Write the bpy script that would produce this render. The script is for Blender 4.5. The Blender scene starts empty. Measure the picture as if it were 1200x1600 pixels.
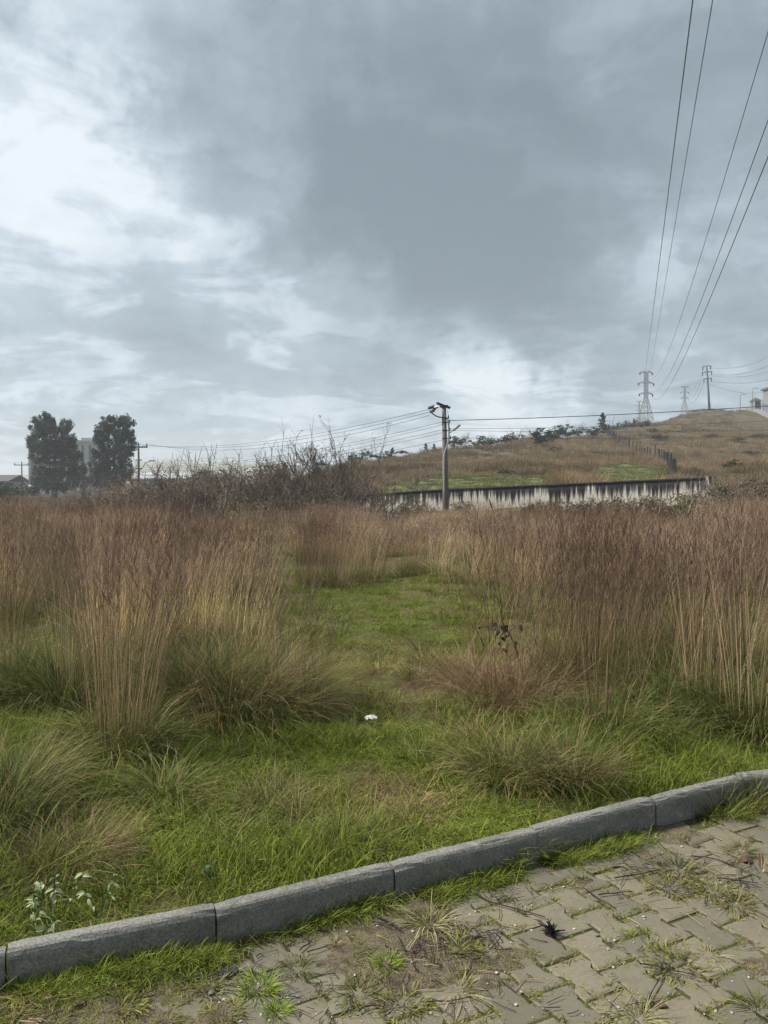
import bpy, math, random
import numpy as np
from mathutils import Vector

# ------------------------------------------------------------------ camera
SC = bpy.context.scene
COL = SC.collection
CAM_H = 1.6
F_PX = 1200.0            # focal length in photo pixels (photo is 1200 x 1600)
HOR = 770.0              # row of the horizon
PITCH = math.atan((800 - HOR) / F_PX)
cam_d = bpy.data.cameras.new('camera')
cam = bpy.data.objects.new('camera', cam_d)
COL.objects.link(cam)
cam.location = (0, 0, CAM_H)
cam.rotation_euler = (math.pi / 2 - PITCH, 0, 0)
cam_d.sensor_fit = 'VERTICAL'
cam_d.sensor_height = 24.0
cam_d.lens = F_PX / 1600 * 24.0
cam_d.clip_start = 0.05
cam_d.clip_end = 12000
SC.camera = cam


def ray(px, py):
    """slope of a view ray: x and z per metre of y"""
    u = (px - 600) / F_PX
    v = (800 - py) / F_PX
    ry = math.cos(PITCH) + v * math.sin(PITCH)
    rz = -math.sin(PITCH) + v * math.cos(PITCH)
    return u / ry, rz / ry


def P(px, py, d):
    a, b = ray(px, py)
    return Vector((a * d, d, CAM_H + b * d))


# ------------------------------------------------------------------ world
SUN_EL = math.radians(48)
SUN_AZ = math.radians(-80)      # from +Y towards +X; negative = left of the view
W = bpy.data.worlds.new('World')
SC.world = W
W.use_nodes = True
wt = W.node_tree
wt.nodes.clear()


def wn(kind, **kw):
    n = wt.nodes.new(kind)
    for k, v in kw.items():
        setattr(n, k, v)
    return n


def wmath(op, a, b=None, c=None):
    n = wn('ShaderNodeMath', operation=op)
    for i, s in enumerate((a, b, c)):
        if s is None:
            continue
        if isinstance(s, (int, float)):
            n.inputs[i].default_value = s
        else:
            wt.links.new(s, n.inputs[i])
    return n.outputs[0]


def wvec(op, a, b):
    n = wn('ShaderNodeVectorMath', operation=op)
    for i, s in enumerate((a, b)):
        if s is None:
            continue
        if isinstance(s, (tuple, list)):
            n.inputs[i].default_value = s
        else:
            wt.links.new(s, n.inputs[i])
    return n


tc = wn('ShaderNodeTexCoord')
dirv = wvec('NORMALIZE', tc.outputs['Generated'], None).outputs[0]
sep = wn('ShaderNodeSeparateXYZ')
wt.links.new(dirv, sep.inputs[0])
# cloud-layer coordinates: the direction projected on a flat layer overhead
zz = wmath('ADD', wmath('ABSOLUTE', sep.outputs[2]), 0.16)
comb = wn('ShaderNodeCombineXYZ')
wt.links.new(wmath('DIVIDE', sep.outputs[0], zz), comb.inputs[0])
wt.links.new(wmath('DIVIDE', sep.outputs[1], zz), comb.inputs[1])
comb.inputs[2].default_value = 3.7


def wnoise(vec, scale, detail, rough=0.55, dist=0.0):
    n = wn('ShaderNodeTexNoise')
    n.inputs['Scale'].default_value = scale
    n.inputs['Detail'].default_value = detail
    n.inputs['Roughness'].default_value = rough
    n.inputs['Distortion'].default_value = dist
    wt.links.new(vec, n.inputs['Vector'])
    return n


n_warp = wnoise(dirv, 5.0, 5, 0.62)
warp = wvec('MULTIPLY', wvec('SUBTRACT', n_warp.outputs['Color'], (0.5, 0.5, 0.5)).outputs[0], (0.30, 0.30, 0.26))
dw = wvec('NORMALIZE', wvec('ADD', dirv, warp.outputs[0]).outputs[0], None).outputs[0]


def lobe(px, py, rad_px, amp):
    """a cloud mass (amp < 0) or a thin bright break (amp > 0) around one direction"""
    a, b = ray(px, py)
    v = Vector((a, 1, b)).normalized()
    dot = wvec('DOT_PRODUCT', dw, tuple(v)).outputs['Value']
    ang = rad_px / F_PX * math.cos(math.atan(math.hypot((px - 600) / F_PX, (py - 800) / F_PX)))
    k = 1.0 / (ang * ang)
    e = wmath('EXPONENT', wmath('MULTIPLY', wmath('SUBTRACT', dot, 1.0), k))
    return wmath('MULTIPLY', e, amp)


LOBES = [
    (30, 190, 130, 0.21), (120, 260, 110, 0.15), (-40, 330, 150, 0.17), (210, 330, 70, 0.16), (20, 560, 130, 0.10), (60, 20, 120, -0.04), (330, 60, 90, 0.04),
    (60, 370, 130, 0.10), (150, 570, 140, 0.07), (300, 430, 110, 0.06), (330, 400, 110, 0.12), (470, 460, 70, 0.15), (575, 465, 50, 0.20), (380, 330, 60, 0.10),
    (420, 120, 200, -0.08), (640, 200, 240, -0.13), (600, 380, 120, -0.14), (760, 340, 180, -0.15),
    (700, 430, 90, -0.10), (560, 260, 120, -0.06), (900, 200, 220, -0.10), (1120, 250, 220, -0.06), (860, 470, 90, -0.12),
    (270, 180, 80, -0.12), (330, 290, 60, -0.08),
    (110, 440, 100, -0.14), (250, 520, 80, -0.06), (420, 560, 120, -0.02), (300, 620, 120, -0.05), (90, 620, 120, -0.02),
    (785, 608, 44, 0.44), (838, 630, 34, 0.24), (735, 645, 50, 0.24),
    (560, 690, 90, 0.28), (420, 710, 90, 0.18), (250, 685, 60, 0.20), (650, 600, 45, -0.05),
    (1010, 420, 110, 0.10), (960, 560, 120, 0.06), (1100, 480, 100, 0.06),
]
acc = None
for L in LOBES:
    o = lobe(*L)
    acc = o if acc is None else wmath('ADD', acc, o)
n_big = wnoise(comb.outputs[0], 1.5, 5, 0.55, 0.6)
n_mid = wnoise(dw, 9.0, 6, 0.58, 0.3)
n_str = wnoise(comb.outputs[0], 3.6, 6, 0.6, 0.4)
v = wmath('ADD', acc, 0.43)
v = wmath('ADD', v, wmath('MULTIPLY', wmath('SUBTRACT', n_big.outputs['Fac'], 0.5), 0.46))
v = wmath('ADD', v, wmath('MULTIPLY', wmath('SUBTRACT', n_mid.outputs['Fac'], 0.5), 0.42))
v = wmath('ADD', v, wmath('MULTIPLY', wmath('SUBTRACT', n_str.outputs['Fac'], 0.5), 0.50))
# ragged cloud edges: patches with a defined rim, stronger where the cover is thin
n_edge = wnoise(comb.outputs[0], 2.3, 9, 0.60, 0.9)
rim = wn('ShaderNodeMapRange', interpolation_type='SMOOTHSTEP')
wt.links.new(wmath('ADD', n_edge.outputs['Fac'], wmath('MULTIPLY', wmath('SUBTRACT', n_mid.outputs['Fac'], 0.5), 0.25)), rim.inputs[0])
rim.inputs[1].default_value = 0.45
rim.inputs[2].default_value = 0.60
amp_e = wmath('ADD', wmath('MULTIPLY', v, 0.34), 0.02)
v = wmath('ADD', v, wmath('MULTIPLY', wmath('SUBTRACT', rim.outputs[0], 0.5), amp_e))
ramp = wn('ShaderNodeValToRGB')
wt.links.new(v, ramp.inputs[0])
cr = ramp.color_ramp
cr.interpolation = 'B_SPLINE'
cr.elements[0].position = 0.0
cr.elements[0].color = (0.14, 0.178, 0.205, 1)
cr.elements[1].position = 1.0
cr.elements[1].color = (0.60, 0.645, 0.67, 1)
for pos, c in ((0.22, (0.196, 0.243, 0.275, 1)), (0.45, (0.286, 0.343, 0.386, 1)), (0.62, (0.39, 0.458, 0.51, 1)), (0.8, (0.50, 0.555, 0.595, 1))):
    e = cr.elements.new(pos)
    e.color = c
sky = wn('ShaderNodeTexSky', sky_type='NISHITA')
sky.sun_disc = False
sky.sun_elevation = SUN_EL
sky.sun_rotation = SUN_AZ
skyc = wvec('MULTIPLY', sky.outputs[0], (0.07, 0.07, 0.07)).outputs[0]
mix = wn('ShaderNodeMix', data_type='RGBA')
mix.inputs[0].default_value = 0.90           # cloud cover over the clear sky
wt.links.new(skyc, mix.inputs[6])
wt.links.new(ramp.outputs[0], mix.inputs[7])
bg = wn('ShaderNodeBackground')
bg.inputs['Strength'].default_value = 0.315
wt.links.new(mix.outputs[2], bg.inputs['Color'])
wo = wn('ShaderNodeOutputWorld')
wt.links.new(bg.outputs[0], wo.inputs['Surface'])

# ------------------------------------------------------------------ sun
sd = bpy.data.lights.new('sun', 'SUN')
sd.energy = 1.5
sd.angle = math.radians(10)
sd.color = (1.0, 0.955, 0.875)
sun = bpy.data.objects.new('sun', sd)
COL.objects.link(sun)
sdir = Vector((math.sin(SUN_AZ) * math.cos(SUN_EL), math.cos(SUN_AZ) * math.cos(SUN_EL), math.sin(SUN_EL)))
sun.rotation_euler = sdir.to_track_quat('Z', 'Y').to_euler()
sun.location = (0, 0, 60)

# ------------------------------------------------------------------ exposure and render settings
SC.view_settings.view_transform = 'Standard'
SC.view_settings.look = 'None'
SC.view_settings.exposure = 2.3
SC.view_settings.gamma = 1.0
SC.view_settings.use_curve_mapping = False
SC.cycles.use_denoising = True
SC.cycles.denoiser = 'OPENIMAGEDENOISE'
SC.cycles.denoising_input_passes = 'RGB_ALBEDO_NORMAL'
SC.cycles.denoising_prefilter = 'NONE'
SC.cycles.max_bounces = 5
SC.cycles.diffuse_bounces = 3
SC.cycles.glossy_bounces = 2
SC.cycles.transmission_bounces = 4
SC.cycles.volume_bounces = 0
SC.cycles.caustics_reflective = False
SC.cycles.caustics_refractive = False
SC.cycles.sample_clamp_indirect = 5

# ================================================================== helpers
RNG = np.random.default_rng(7)
random.seed(7)


def tag(o, label=None, cat=None, group=None, kind=None):
    if label:
        o['label'] = label
    if cat:
        o['category'] = cat
    if group:
        o['group'] = group
    if kind:
        o['kind'] = kind
    return o


def empty(name, loc, label=None, cat=None, group=None, rz=0.0, scale=1.0):
    o = bpy.data.objects.new(name, None)
    COL.objects.link(o)
    o.empty_display_size = 0.1
    o.location = loc
    o.rotation_euler = (0, 0, rz)
    o.scale = (scale, scale, scale) if isinstance(scale, (int, float)) else scale
    return tag(o, label, cat, group)


def link(name, mesh, parent=None, loc=(0, 0, 0), rot=(0, 0, 0)):
    o = bpy.data.objects.new(name, mesh)
    COL.objects.link(o)
    o.location = loc
    o.rotation_euler = rot
    if parent is not None:
        o.parent = parent
    return o


def copy_tree(o, loc, label, rz=0.0, scale=None, group=None):
    c = o.copy()
    COL.objects.link(c)
    c.location = loc
    c.rotation_euler = (0, 0, rz)
    if scale is not None:
        c.scale = (scale, scale, scale) if isinstance(scale, (int, float)) else scale
    c['label'] = label
    if group:
        c['group'] = group

    def rec(src, dst):
        for ch in list(src.children):
            k = ch.copy()
            COL.objects.link(k)
            k.parent = dst
            rec(ch, k)
    rec(o, c)
    return c


class MB:
    """collects pieces of one part and turns them into one mesh"""

    def __init__(self):
        self.v, self.f, self.n = [], [], 0
        self.at = {}

    def add(self, verts, faces):
        b = self.n
        self.v.extend([tuple(p) for p in verts])
        self.f.extend([tuple(i + b for i in q) for q in faces])
        self.n += len(verts)

    def box(self, c, s, rz=0.0, taper=1.0):
        cx, cy, cz = c
        sx, sy, sz = s[0] / 2, s[1] / 2, s[2] / 2
        ca, sa = math.cos(rz), math.sin(rz)
        vs = []
        for z, k in ((-sz, 1.0), (sz, taper)):
            for x, y in ((-sx, -sy), (sx, -sy), (sx, sy), (-sx, sy)):
                x, y = x * k, y * k
                vs.append((cx + x * ca - y * sa, cy + x * sa + y * ca, cz + z))
        self.add(vs, [(0, 3, 2, 1), (4, 5, 6, 7), (0, 1, 5, 4), (1, 2, 6, 5), (2, 3, 7, 6), (3, 0, 4, 7)])

    def tube(self, pts, r, n=6, r2=None, cap=True):
        pts = [Vector(p) for p in pts]
        m = len(pts)
        r2 = r if r2 is None else r2
        rings = []
        t0 = (pts[1] - pts[0]).normalized()
        ref = Vector((0, 0, 1)) if abs(t0.z) < 0.9 else Vector((1, 0, 0))
        for i, p in enumerate(pts):
            t = (pts[min(i + 1, m - 1)] - pts[max(i - 1, 0)]).normalized()
            a = t.cross(ref)
            if a.length < 1e-5:
                a = t.cross(Vector((0, 1, 0)))
            a.normalize()
            b = t.cross(a)
            rr = r + (r2 - r) * i / (m - 1)
            rings.append([p + (a * math.cos(2 * math.pi * k / n) + b * math.sin(2 * math.pi * k / n)) * rr for k in range(n)])
        vs = [q for rg in rings for q in rg]
        fs = []
        for i in range(m - 1):
            for k in range(n):
                k2 = (k + 1) % n
                fs.append((i * n + k, i * n + k2, (i + 1) * n + k2, (i + 1) * n + k))
        if cap:
            fs.append(tuple(range(n - 1, -1, -1)))
            fs.append(tuple((m - 1) * n + k for k in range(n)))
        self.add(vs, fs)

    def lathe(self, c, prof, n=10):
        cx, cy, cz = c
        vs = [(cx + r * math.cos(2 * math.pi * k / n), cy + r * math.sin(2 * math.pi * k / n), cz + z) for r, z in prof for k in range(n)]
        fs = []
        for i in range(len(prof) - 1):
            for k in range(n):
                k2 = (k + 1) % n
                fs.append((i * n + k, i * n + k2, (i + 1) * n + k2, (i + 1) * n + k))
        fs.append(tuple(range(n - 1, -1, -1)))
        fs.append(tuple((len(prof) - 1) * n + k for k in range(n)))
        self.add(vs, fs)

    def mesh(self, name, mat, smooth=False):
        me = bpy.data.meshes.new(name)
        me.from_pydata(self.v, [], self.f)
        if mat:
            me.materials.append(mat)
        if smooth:
            me.polygons.foreach_set('use_smooth', [True] * len(me.polygons))
        me.update()
        return me

    def build(self, name, mat, parent=None, smooth=False, loc=(0, 0, 0)):
        return link(name, self.mesh(name, mat, smooth), parent, loc)


def np_mesh(name, V, F, mat=None, attrs=None, smooth=False):
    """V (n,3); F list of arrays (m,k)"""
    me = bpy.data.meshes.new(name)
    V = np.asarray(V, dtype=np.float32)
    me.vertices.add(len(V))
    me.vertices.foreach_set('co', V.ravel())
    loops = np.concatenate([f.ravel() for f in F]).astype(np.int32)
    tot = np.concatenate([np.full(len(f), f.shape[1]) for f in F]).astype(np.int32)
    start = np.concatenate([[0], np.cumsum(tot)[:-1]]).astype(np.int32)
    me.loops.add(len(loops))
    me.loops.foreach_set('vertex_index', loops)
    me.polygons.add(len(tot))
    me.polygons.foreach_set('loop_start', start)
    me.polygons.foreach_set('loop_total', tot)
    if smooth:
        me.polygons.foreach_set('use_smooth', np.ones(len(tot), dtype=bool))
    if attrs:
        for k, a in attrs.items():
            at = me.attributes.new(k, 'FLOAT', 'POINT')
            at.data.foreach_set('value', np.asarray(a, dtype=np.float32))
    if mat:
        me.materials.append(mat)
    me.update(calc_edges=True)
    return me


def blades(base, az, lean, droop, length, width, seg=3, rng=RNG, r=None):
    """curved tapered strips. returns V, F, t, r"""
    N = len(base)
    base = np.asarray(base, float)
    r = rng.random(N) if r is None else r
    ts = np.linspace(0, 1, seg + 1)
    pos = np.zeros((N, seg + 1, 3))
    cur = base.copy()
    pos[:, 0] = cur
    ca, sa = np.cos(az), np.sin(az)
    for i in range(seg):
        th = lean + droop * ((i + 0.5) / seg)
        st = length / seg
        cur = cur + np.stack([np.sin(th) * ca * st, np.sin(th) * sa * st, np.cos(th) * st], 1)
        pos[:, i + 1] = cur
    tw = az + np.pi / 2 + rng.normal(0, 0.7, N)
    side = np.stack([np.cos(tw), np.sin(tw), np.zeros(N)], 1)
    wid = width[:, None] * (0.75 + 0.5 * ts - 1.15 * ts ** 2)[None, :]
    wid = np.maximum(wid, 0.0)
    Lf = pos - side[:, None] * wid[:, :, None] * 0.5
    Rt = pos + side[:, None] * wid[:, :, None] * 0.5
    nv = seg * 2 + 1
    V = np.zeros((N, nv, 3))
    V[:, 0:2 * seg:2] = Lf[:, :seg]
    V[:, 1:2 * seg:2] = Rt[:, :seg]
    V[:, -1] = pos[:, -1]
    off = (np.arange(N) * nv)[:, None]
    q = [off + np.array([[2 * i, 2 * i + 1, 2 * i + 3, 2 * i + 2]]) for i in range(seg - 1)]
    quads = np.concatenate(q, 0) if q else np.zeros((0, 4), int)
    tris = off + np.array([[2 * (seg - 1), 2 * (seg - 1) + 1, 2 * seg]])
    tt = np.zeros((N, nv))
    tt[:, 0:2 * seg:2] = ts[:seg]
    tt[:, 1:2 * seg:2] = ts[:seg]
    tt[:, -1] = 1
    return V.reshape(-1, 3), quads, tris, tt.ravel(), np.repeat(r, nv), pos


class BB:
    """collects blade sets; k chooses the kind for the material (0 leaf, 1 stalk, 2 seed head)"""

    def __init__(self):
        self.V, self.Q, self.T, self.t, self.r, self.k, self.n = [], [], [], [], [], [], 0

    def add(self, V, Q, T, t, r, pos=None, k=0.0):
        self.V.append(V)
        self.Q.append(Q + self.n)
        self.T.append(T + self.n)
        self.t.append(t)
        self.r.append(r)
        self.k.append(np.full(len(V), k))
        self.n += len(V)

    def mesh(self, name, mat):
        F = [a for a in (np.concatenate(self.Q), np.concatenate(self.T)) if len(a)]
        return np_mesh(name, np.concatenate(self.V), F, mat,
                       {'t': np.concatenate(self.t), 'r': np.concatenate(self.r), 'k': np.concatenate(self.k)})


def hash2(ix, iy, seed):
    h = (ix.astype(np.int64) * 374761393 + iy.astype(np.int64) * 668265263 + seed * 1442695041) & 0x7fffffff
    h = ((h ^ (h >> 13)) * 1274126177) & 0x7fffffff
    return ((h ^ (h >> 16)) & 0xffff) / 65535.0


def vnoise(x, y, seed=1, octv=3):
    x = np.asarray(x, float)
    y = np.asarray(y, float)
    tot, amp, s = 0, 1.0, 0
    for o in range(octv):
        ix, iy = np.floor(x), np.floor(y)
        fx, fy = x - ix, y - iy
        fx, fy = fx * fx * (3 - 2 * fx), fy * fy * (3 - 2 * fy)
        a, b = hash2(ix, iy, seed + o), hash2(ix + 1, iy, seed + o)
        c, d = hash2(ix, iy + 1, seed + o), hash2(ix + 1, iy + 1, seed + o)
        tot = tot + amp * ((a * (1 - fx) + b * fx) * (1 - fy) + (c * (1 - fx) + d * fx) * fy)
        s += amp
        amp *= 0.5
        x, y = x * 2.03 + 17.1, y * 2.03 + 5.3
    return tot / s


# ------------------------------------------------------------------ materials
def new_mat(name):
    m = bpy.data.materials.new(name)
    m.use_nodes = True
    nt = m.node_tree
    nt.nodes.clear()
    out = nt.nodes.new('ShaderNodeOutputMaterial')
    return m, nt, out


def N(nt, kind, **kw):
    n = nt.nodes.new(kind)
    for k, vv in kw.items():
        setattr(n, k, vv)
    return n


def nmix(nt, fac, a, b, blend='MIX'):
    n = N(nt, 'ShaderNodeMix', data_type='RGBA', blend_type=blend)
    for i, s in ((0, fac), (6, a), (7, b)):
        if isinstance(s, (int, float)):
            n.inputs[i].default_value = s
        elif isinstance(s, tuple):
            n.inputs[i].default_value = (*s[:3], 1)
        else:
            nt.links.new(s, n.inputs[i])
    return n.outputs[2]


def nramp(nt, fac, stops, interp='LINEAR'):
    n = N(nt, 'ShaderNodeValToRGB')
    n.color_ramp.interpolation = interp
    el = n.color_ramp.elements
    while len(el) < len(stops):
        el.new(0.5)
    for e, (p, c) in zip(el, stops):
        e.position = p
        e.color = (*c[:3], 1) if isinstance(c, tuple) else (c, c, c, 1)
    nt.links.new(fac, n.inputs[0])
    return n.outputs[0]


def nnoise(nt, scale, detail=4, rough=0.55, vec=None, dist=0.0, coord='Object'):
    n = N(nt, 'ShaderNodeTexNoise')
    n.inputs['Scale'].default_value = scale
    n.inputs['Detail'].default_value = detail
    n.inputs['Roughness'].default_value = rough
    n.inputs['Distortion'].default_value = dist
    if vec is None:
        vec = N(nt, 'ShaderNodeTexCoord').outputs[coord]
    nt.links.new(vec, n.inputs['Vector'])
    return n.outputs['Fac']


def nmath(nt, op, a, b=None):
    n = N(nt, 'ShaderNodeMath', operation=op)
    for i, s in enumerate((a, b)):
        if s is None:
            continue
        if isinstance(s, (int, float)):
            n.inputs[i].default_value = s
        else:
            nt.links.new(s, n.inputs[i])
    return n.outputs[0]


def nattr(nt, name, typ='GEOMETRY'):
    n = N(nt, 'ShaderNodeAttribute', attribute_type=typ)
    n.attribute_name = name
    return n.outputs['Fac']


def principled(nt, out, color, rough=0.7, spec=0.3, metal=0.0, bump=None, bstr=0.3, bdist=0.01):
    p = N(nt, 'ShaderNodeBsdfPrincipled')
    if isinstance(color, tuple):
        p.inputs['Base Color'].default_value = (*color[:3], 1)
    else:
        nt.links.new(color, p.inputs['Base Color'])
    if isinstance(rough, (int, float)):
        p.inputs['Roughness'].default_value = rough
    else:
        nt.links.new(rough, p.inputs['Roughness'])
    p.inputs['Specular IOR Level'].default_value = spec
    p.inputs['Metallic'].default_value = metal
    if bump is not None:
        b = N(nt, 'ShaderNodeBump')
        b.inputs['Strength'].default_value = bstr
        b.inputs['Distance'].default_value = bdist
        nt.links.new(bump, b.inputs['Height'])
        nt.links.new(b.outputs[0], p.inputs['Normal'])
    nt.links.new(p.outputs[0], out.inputs['Surface'])
    return p


def simple_mat(name, c1, c2=None, scale=4.0, rough=0.75, spec=0.25, metal=0.0, bstr=0.25, bdist=0.01, detail=5):
    m, nt, out = new_mat(name)
    c2 = c2 or tuple(x * 0.7 for x in c1)
    f = nnoise(nt, scale, detail, 0.6)
    col = nramp(nt, f, [(0.3, c2), (0.7, c1)])
    principled(nt, out, col, rough, spec, metal, f, bstr, bdist)
    return m


def leaf_shader(nt, out, col, transl=0.3, rough=0.7, spec=0.10):
    p = N(nt, 'ShaderNodeBsdfPrincipled')
    nt.links.new(col, p.inputs['Base Color'])
    p.inputs['Roughness'].default_value = rough
    p.inputs['Specular IOR Level'].default_value = spec
    tr = N(nt, 'ShaderNodeBsdfTranslucent')
    nt.links.new(col, tr.inputs['Color'])
    mx = N(nt, 'ShaderNodeMixShader')
    mx.inputs[0].default_value = transl
    nt.links.new(p.outputs[0], mx.inputs[1])
    nt.links.new(tr.outputs[0], mx.inputs[2])
    nt.links.new(mx.outputs[0], out.inputs['Surface'])


def grass_mat(name, base, mid, tip, dry, dry_amt=0.25, tint_col=None, inst=True, head=None, stalk=None, transl=0.22, patch=None):
    """leaf colour along the blade, some dead blades, patch tint carried by the plant itself"""
    m, nt, out = new_mat(name)
    t = nattr(nt, 't')
    r = nattr(nt, 'r')
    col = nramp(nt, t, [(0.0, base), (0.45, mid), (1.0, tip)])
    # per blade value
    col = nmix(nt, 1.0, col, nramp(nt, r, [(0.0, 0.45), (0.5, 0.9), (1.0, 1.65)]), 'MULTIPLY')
    wr = N(nt, 'ShaderNodeTexWhiteNoise', noise_dimensions='1D')
    nt.links.new(r, wr.inputs['W'])
    if inst:
        tint = nattr(nt, 'tint', 'INSTANCER')
    else:
        oi = N(nt, 'ShaderNodeObjectInfo')
        tint = nmath(nt, 'MULTIPLY', oi.outputs['Random'], 0.5)
    thr = nmath(nt, 'ADD', nmath(nt, 'MULTIPLY', tint, 0.75), dry_amt - 0.3)
    isdry = nmath(nt, 'LESS_THAN', wr.outputs['Value'], thr)
    dcol = nmix(nt, r, dry, tuple(x * 0.55 for x in dry))
    col = nmix(nt, isdry, col, dcol)
    if stalk is not None:
        k = nattr(nt, 'k')
        scol = nramp(nt, t, [(0.0, stalk[0]), (0.3, stalk[1]), (0.7, stalk[2]), (1.0, stalk[3])])
        scol = nmix(nt, 1.0, scol, nramp(nt, r, [(0.0, 0.35), (0.5, 0.85), (1.0, 1.6)]), 'MULTIPLY')
        clump = nramp(nt, tint, [(0.05, (0.50, 0.43, 0.42)), (0.4, (0.95, 0.90, 0.87)), (0.75, (1.45, 1.4, 1.25))])
        scol = nmix(nt, 1.0, scol, clump, 'MULTIPLY')
        col = nmix(nt, nmath(nt, 'GREATER_THAN', k, 0.5), col, scol)
        hcol = nmix(nt, 1.0, nmix(nt, r, head, tuple(x * 1.7 for x in head)), clump, 'MULTIPLY')
        col = nmix(nt, nmath(nt, 'GREATER_THAN', k, 1.5), col, hcol)
    if patch is not None:       # stands differ in colour from patch to patch
        col = nmix(nt, 1.0, col, nramp(nt, tint, [(0.05, patch[0]), (0.5, (1.0, 1.0, 1.0)), (0.95, patch[1])]), 'MULTIPLY')
    leaf_shader(nt, out, col, transl)
    return m

# ================================================================== terrain
# ground level along view columns: photo column -> [(distance, height)]
FAR = {}
COLS = [
    (-900, [(0, .05), (40, -.2), (100, -.2), (200, .8), (400, 2), (1000, 12), (2000, 46), (3200, 40), (6000, 20)]),
    (0,    [(0, .05), (40, -.2), (100, -.2), (185, .9), (400, 2), (1000, 12), (2000, 46), (3200, 40), (6000, 20)]),
    (230,  [(0, .05), (40, -.2), (100, -.2), (200, .8), (400, 2), (900, 14), (2000, 83), (3200, 70), (6000, 20)]),
    (390,  [(0, .05), (45, -.4), (100, .6), (150, 2.2), (260, 4), (900, 14), (2000, 80), (3200, 70), (6000, 20)]),
    (575,  [(0, .05), (45, -.4), (60, -.7), (66, .6), (80, 1.9), (150, 8.3), (200, 8.2), (400, 6), (2000, 60), (6000, 20)]),
    (700,  [(0, .05), (45, 0), (57, -.1), (62, 1.7), (75, 2.9), (110, 5.3), (155, 10.7), (210, 11), (400, 9), (2000, 50), (6000, 20)]),
    (850,  [(0, .05), (45, 0), (53.5, 0), (60, 2.1), (80, 3.4), (120, 6.6), (170, 13.6), (205, 16.8), (270, 18), (500, 15), (2000, 40), (6000, 20)]),
    (1000, [(0, .05), (42, 0), (51, .1), (60, 1.7), (75, 3.1), (130, 7.9), (200, 16.6), (262, 25.3), (330, 30), (470, 43.5), (700, 52), (1000, 60), (2000, 60), (6000, 20)]),
    (1105, [(0, .05), (42, 0.05), (50, .2), (60, 1.0), (75, 2.5), (130, 7.9), (200, 17.5), (300, 32), (350, 40.3), (470, 46), (830, 80), (2000, 60), (6000, 20)]),
    (1200, [(0, .05), (42, 0.1), (50, .4), (60, 1.2), (75, 2.8), (130, 8), (200, 16.5), (250, 24.4), (300, 32), (350, 38.5), (450, 44), (830, 70), (2000, 60), (6000, 20)]),
    (2200, [(0, .05), (42, 0.1), (50, .4), (60, 1.2), (75, 2.8), (130, 8), (200, 16.5), (250, 24.4), (300, 32), (350, 38), (450, 42), (830, 60), (2000, 60), (6000, 20)]),
]
CU = np.array([(c[0] - 600) / F_PX for c in COLS])

# kerb: front top edge in plan (found from the joints of its stones)
KPTS = [(-3.13, 1.72), (-2.49, 1.98), (-1.85, 2.165), (-1.208, 2.416), (-0.589, 2.665), (0.042, 2.985), (0.671, 3.305), (1.304, 3.637),
        (1.86, 3.93), (2.52, 4.08), (3.20, 4.14), (3.90, 4.16), (4.60, 4.16), (5.3, 4.16)]
KX = np.array([p[0] for p in KPTS])
KY = np.array([p[1] for p in KPTS])
KERB_H = 0.13


def kerb_s(x, y):
    """metres behind the kerb's front (negative on the paving)"""
    ky = np.interp(x, KX, KY)
    ky = np.where(x < KX[0], KY[0] + (x - KX[0]) * 0.4, ky)
    return (y - ky) * 0.9


def zfun(x, y):
    x = np.asarray(x, float)
    y = np.asarray(y, float)
    d = np.maximum(y, 0.0)
    u = x / np.maximum(y, 6.0)
    u = np.clip(u, CU[0], CU[-1])
    prof = np.stack([np.interp(d, [q[0] for q in c[1]], [q[1] for q in c[1]]) for c in COLS], 0)
    i = np.clip(np.searchsorted(CU, u) - 1, 0, len(CU) - 2)
    w = (u - CU[i]) / (CU[i + 1] - CU[i])
    w = w * w * (3 - 2 * w)
    flat_i = i.ravel()
    pr = prof.reshape(len(COLS), -1)
    ar = np.arange(pr.shape[1])
    z = pr[flat_i, ar] * (1 - w.ravel()) + pr[flat_i + 1, ar] * w.ravel()
    z = z.reshape(x.shape)
    # unevenness
    z = z + ((vnoise(x * 0.9, y * 0.9, 5) - 0.5) * 0.12 + (vnoise(x * 2.6, y * 2.6, 6, 2) - 0.5) * 0.09) * np.clip((y - 3.0) / 2.5, 0, 1)
    hillw = np.clip((y - 60) / 60, 0, 1) * np.clip((900 - y) / 300, 0, 1)
    z = z + (vnoise(x * 0.06, y * 0.06, 9) - 0.5) * 1.6 * hillw + (vnoise(x * 0.3, y * 0.3, 19) - 0.5) * 0.5 * hillw
    z = z - 0.75 * np.clip((y - 75) / 50, 0, 1) * np.clip((700 - y) / 200, 0, 1)      # the grass itself makes up the rest
    s = kerb_s(x, y)
    k = np.clip((s - 0.012) / 0.045, 0, 1)
    near = np.clip((12 - y) / 2, 0, 1)
    return np.where(near > 0, z * (k * near + 1 - near) + (-0.07) * (1 - k) * near, z)


def zf(x, y):
    return float(zfun(np.array([x]), np.array([y]))[0])


def hit(px, py, dmin=20, dmax=900):
    a, b = ray(px, py)
    d = np.linspace(dmin, dmax, 6000)
    below = CAM_H + b * d <= zfun(a * d, d)
    i = int(np.argmax(below)) if below.any() else len(d) - 1
    return Vector((a * d[i], d[i], zf(a * d[i], d[i])))


def ground_at(px, d):
    a, _ = ray(px, 770)
    return Vector((a * d, d, zf(a * d, d)))


def gx(px, d):
    return (px - 600) / F_PX * d


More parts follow.
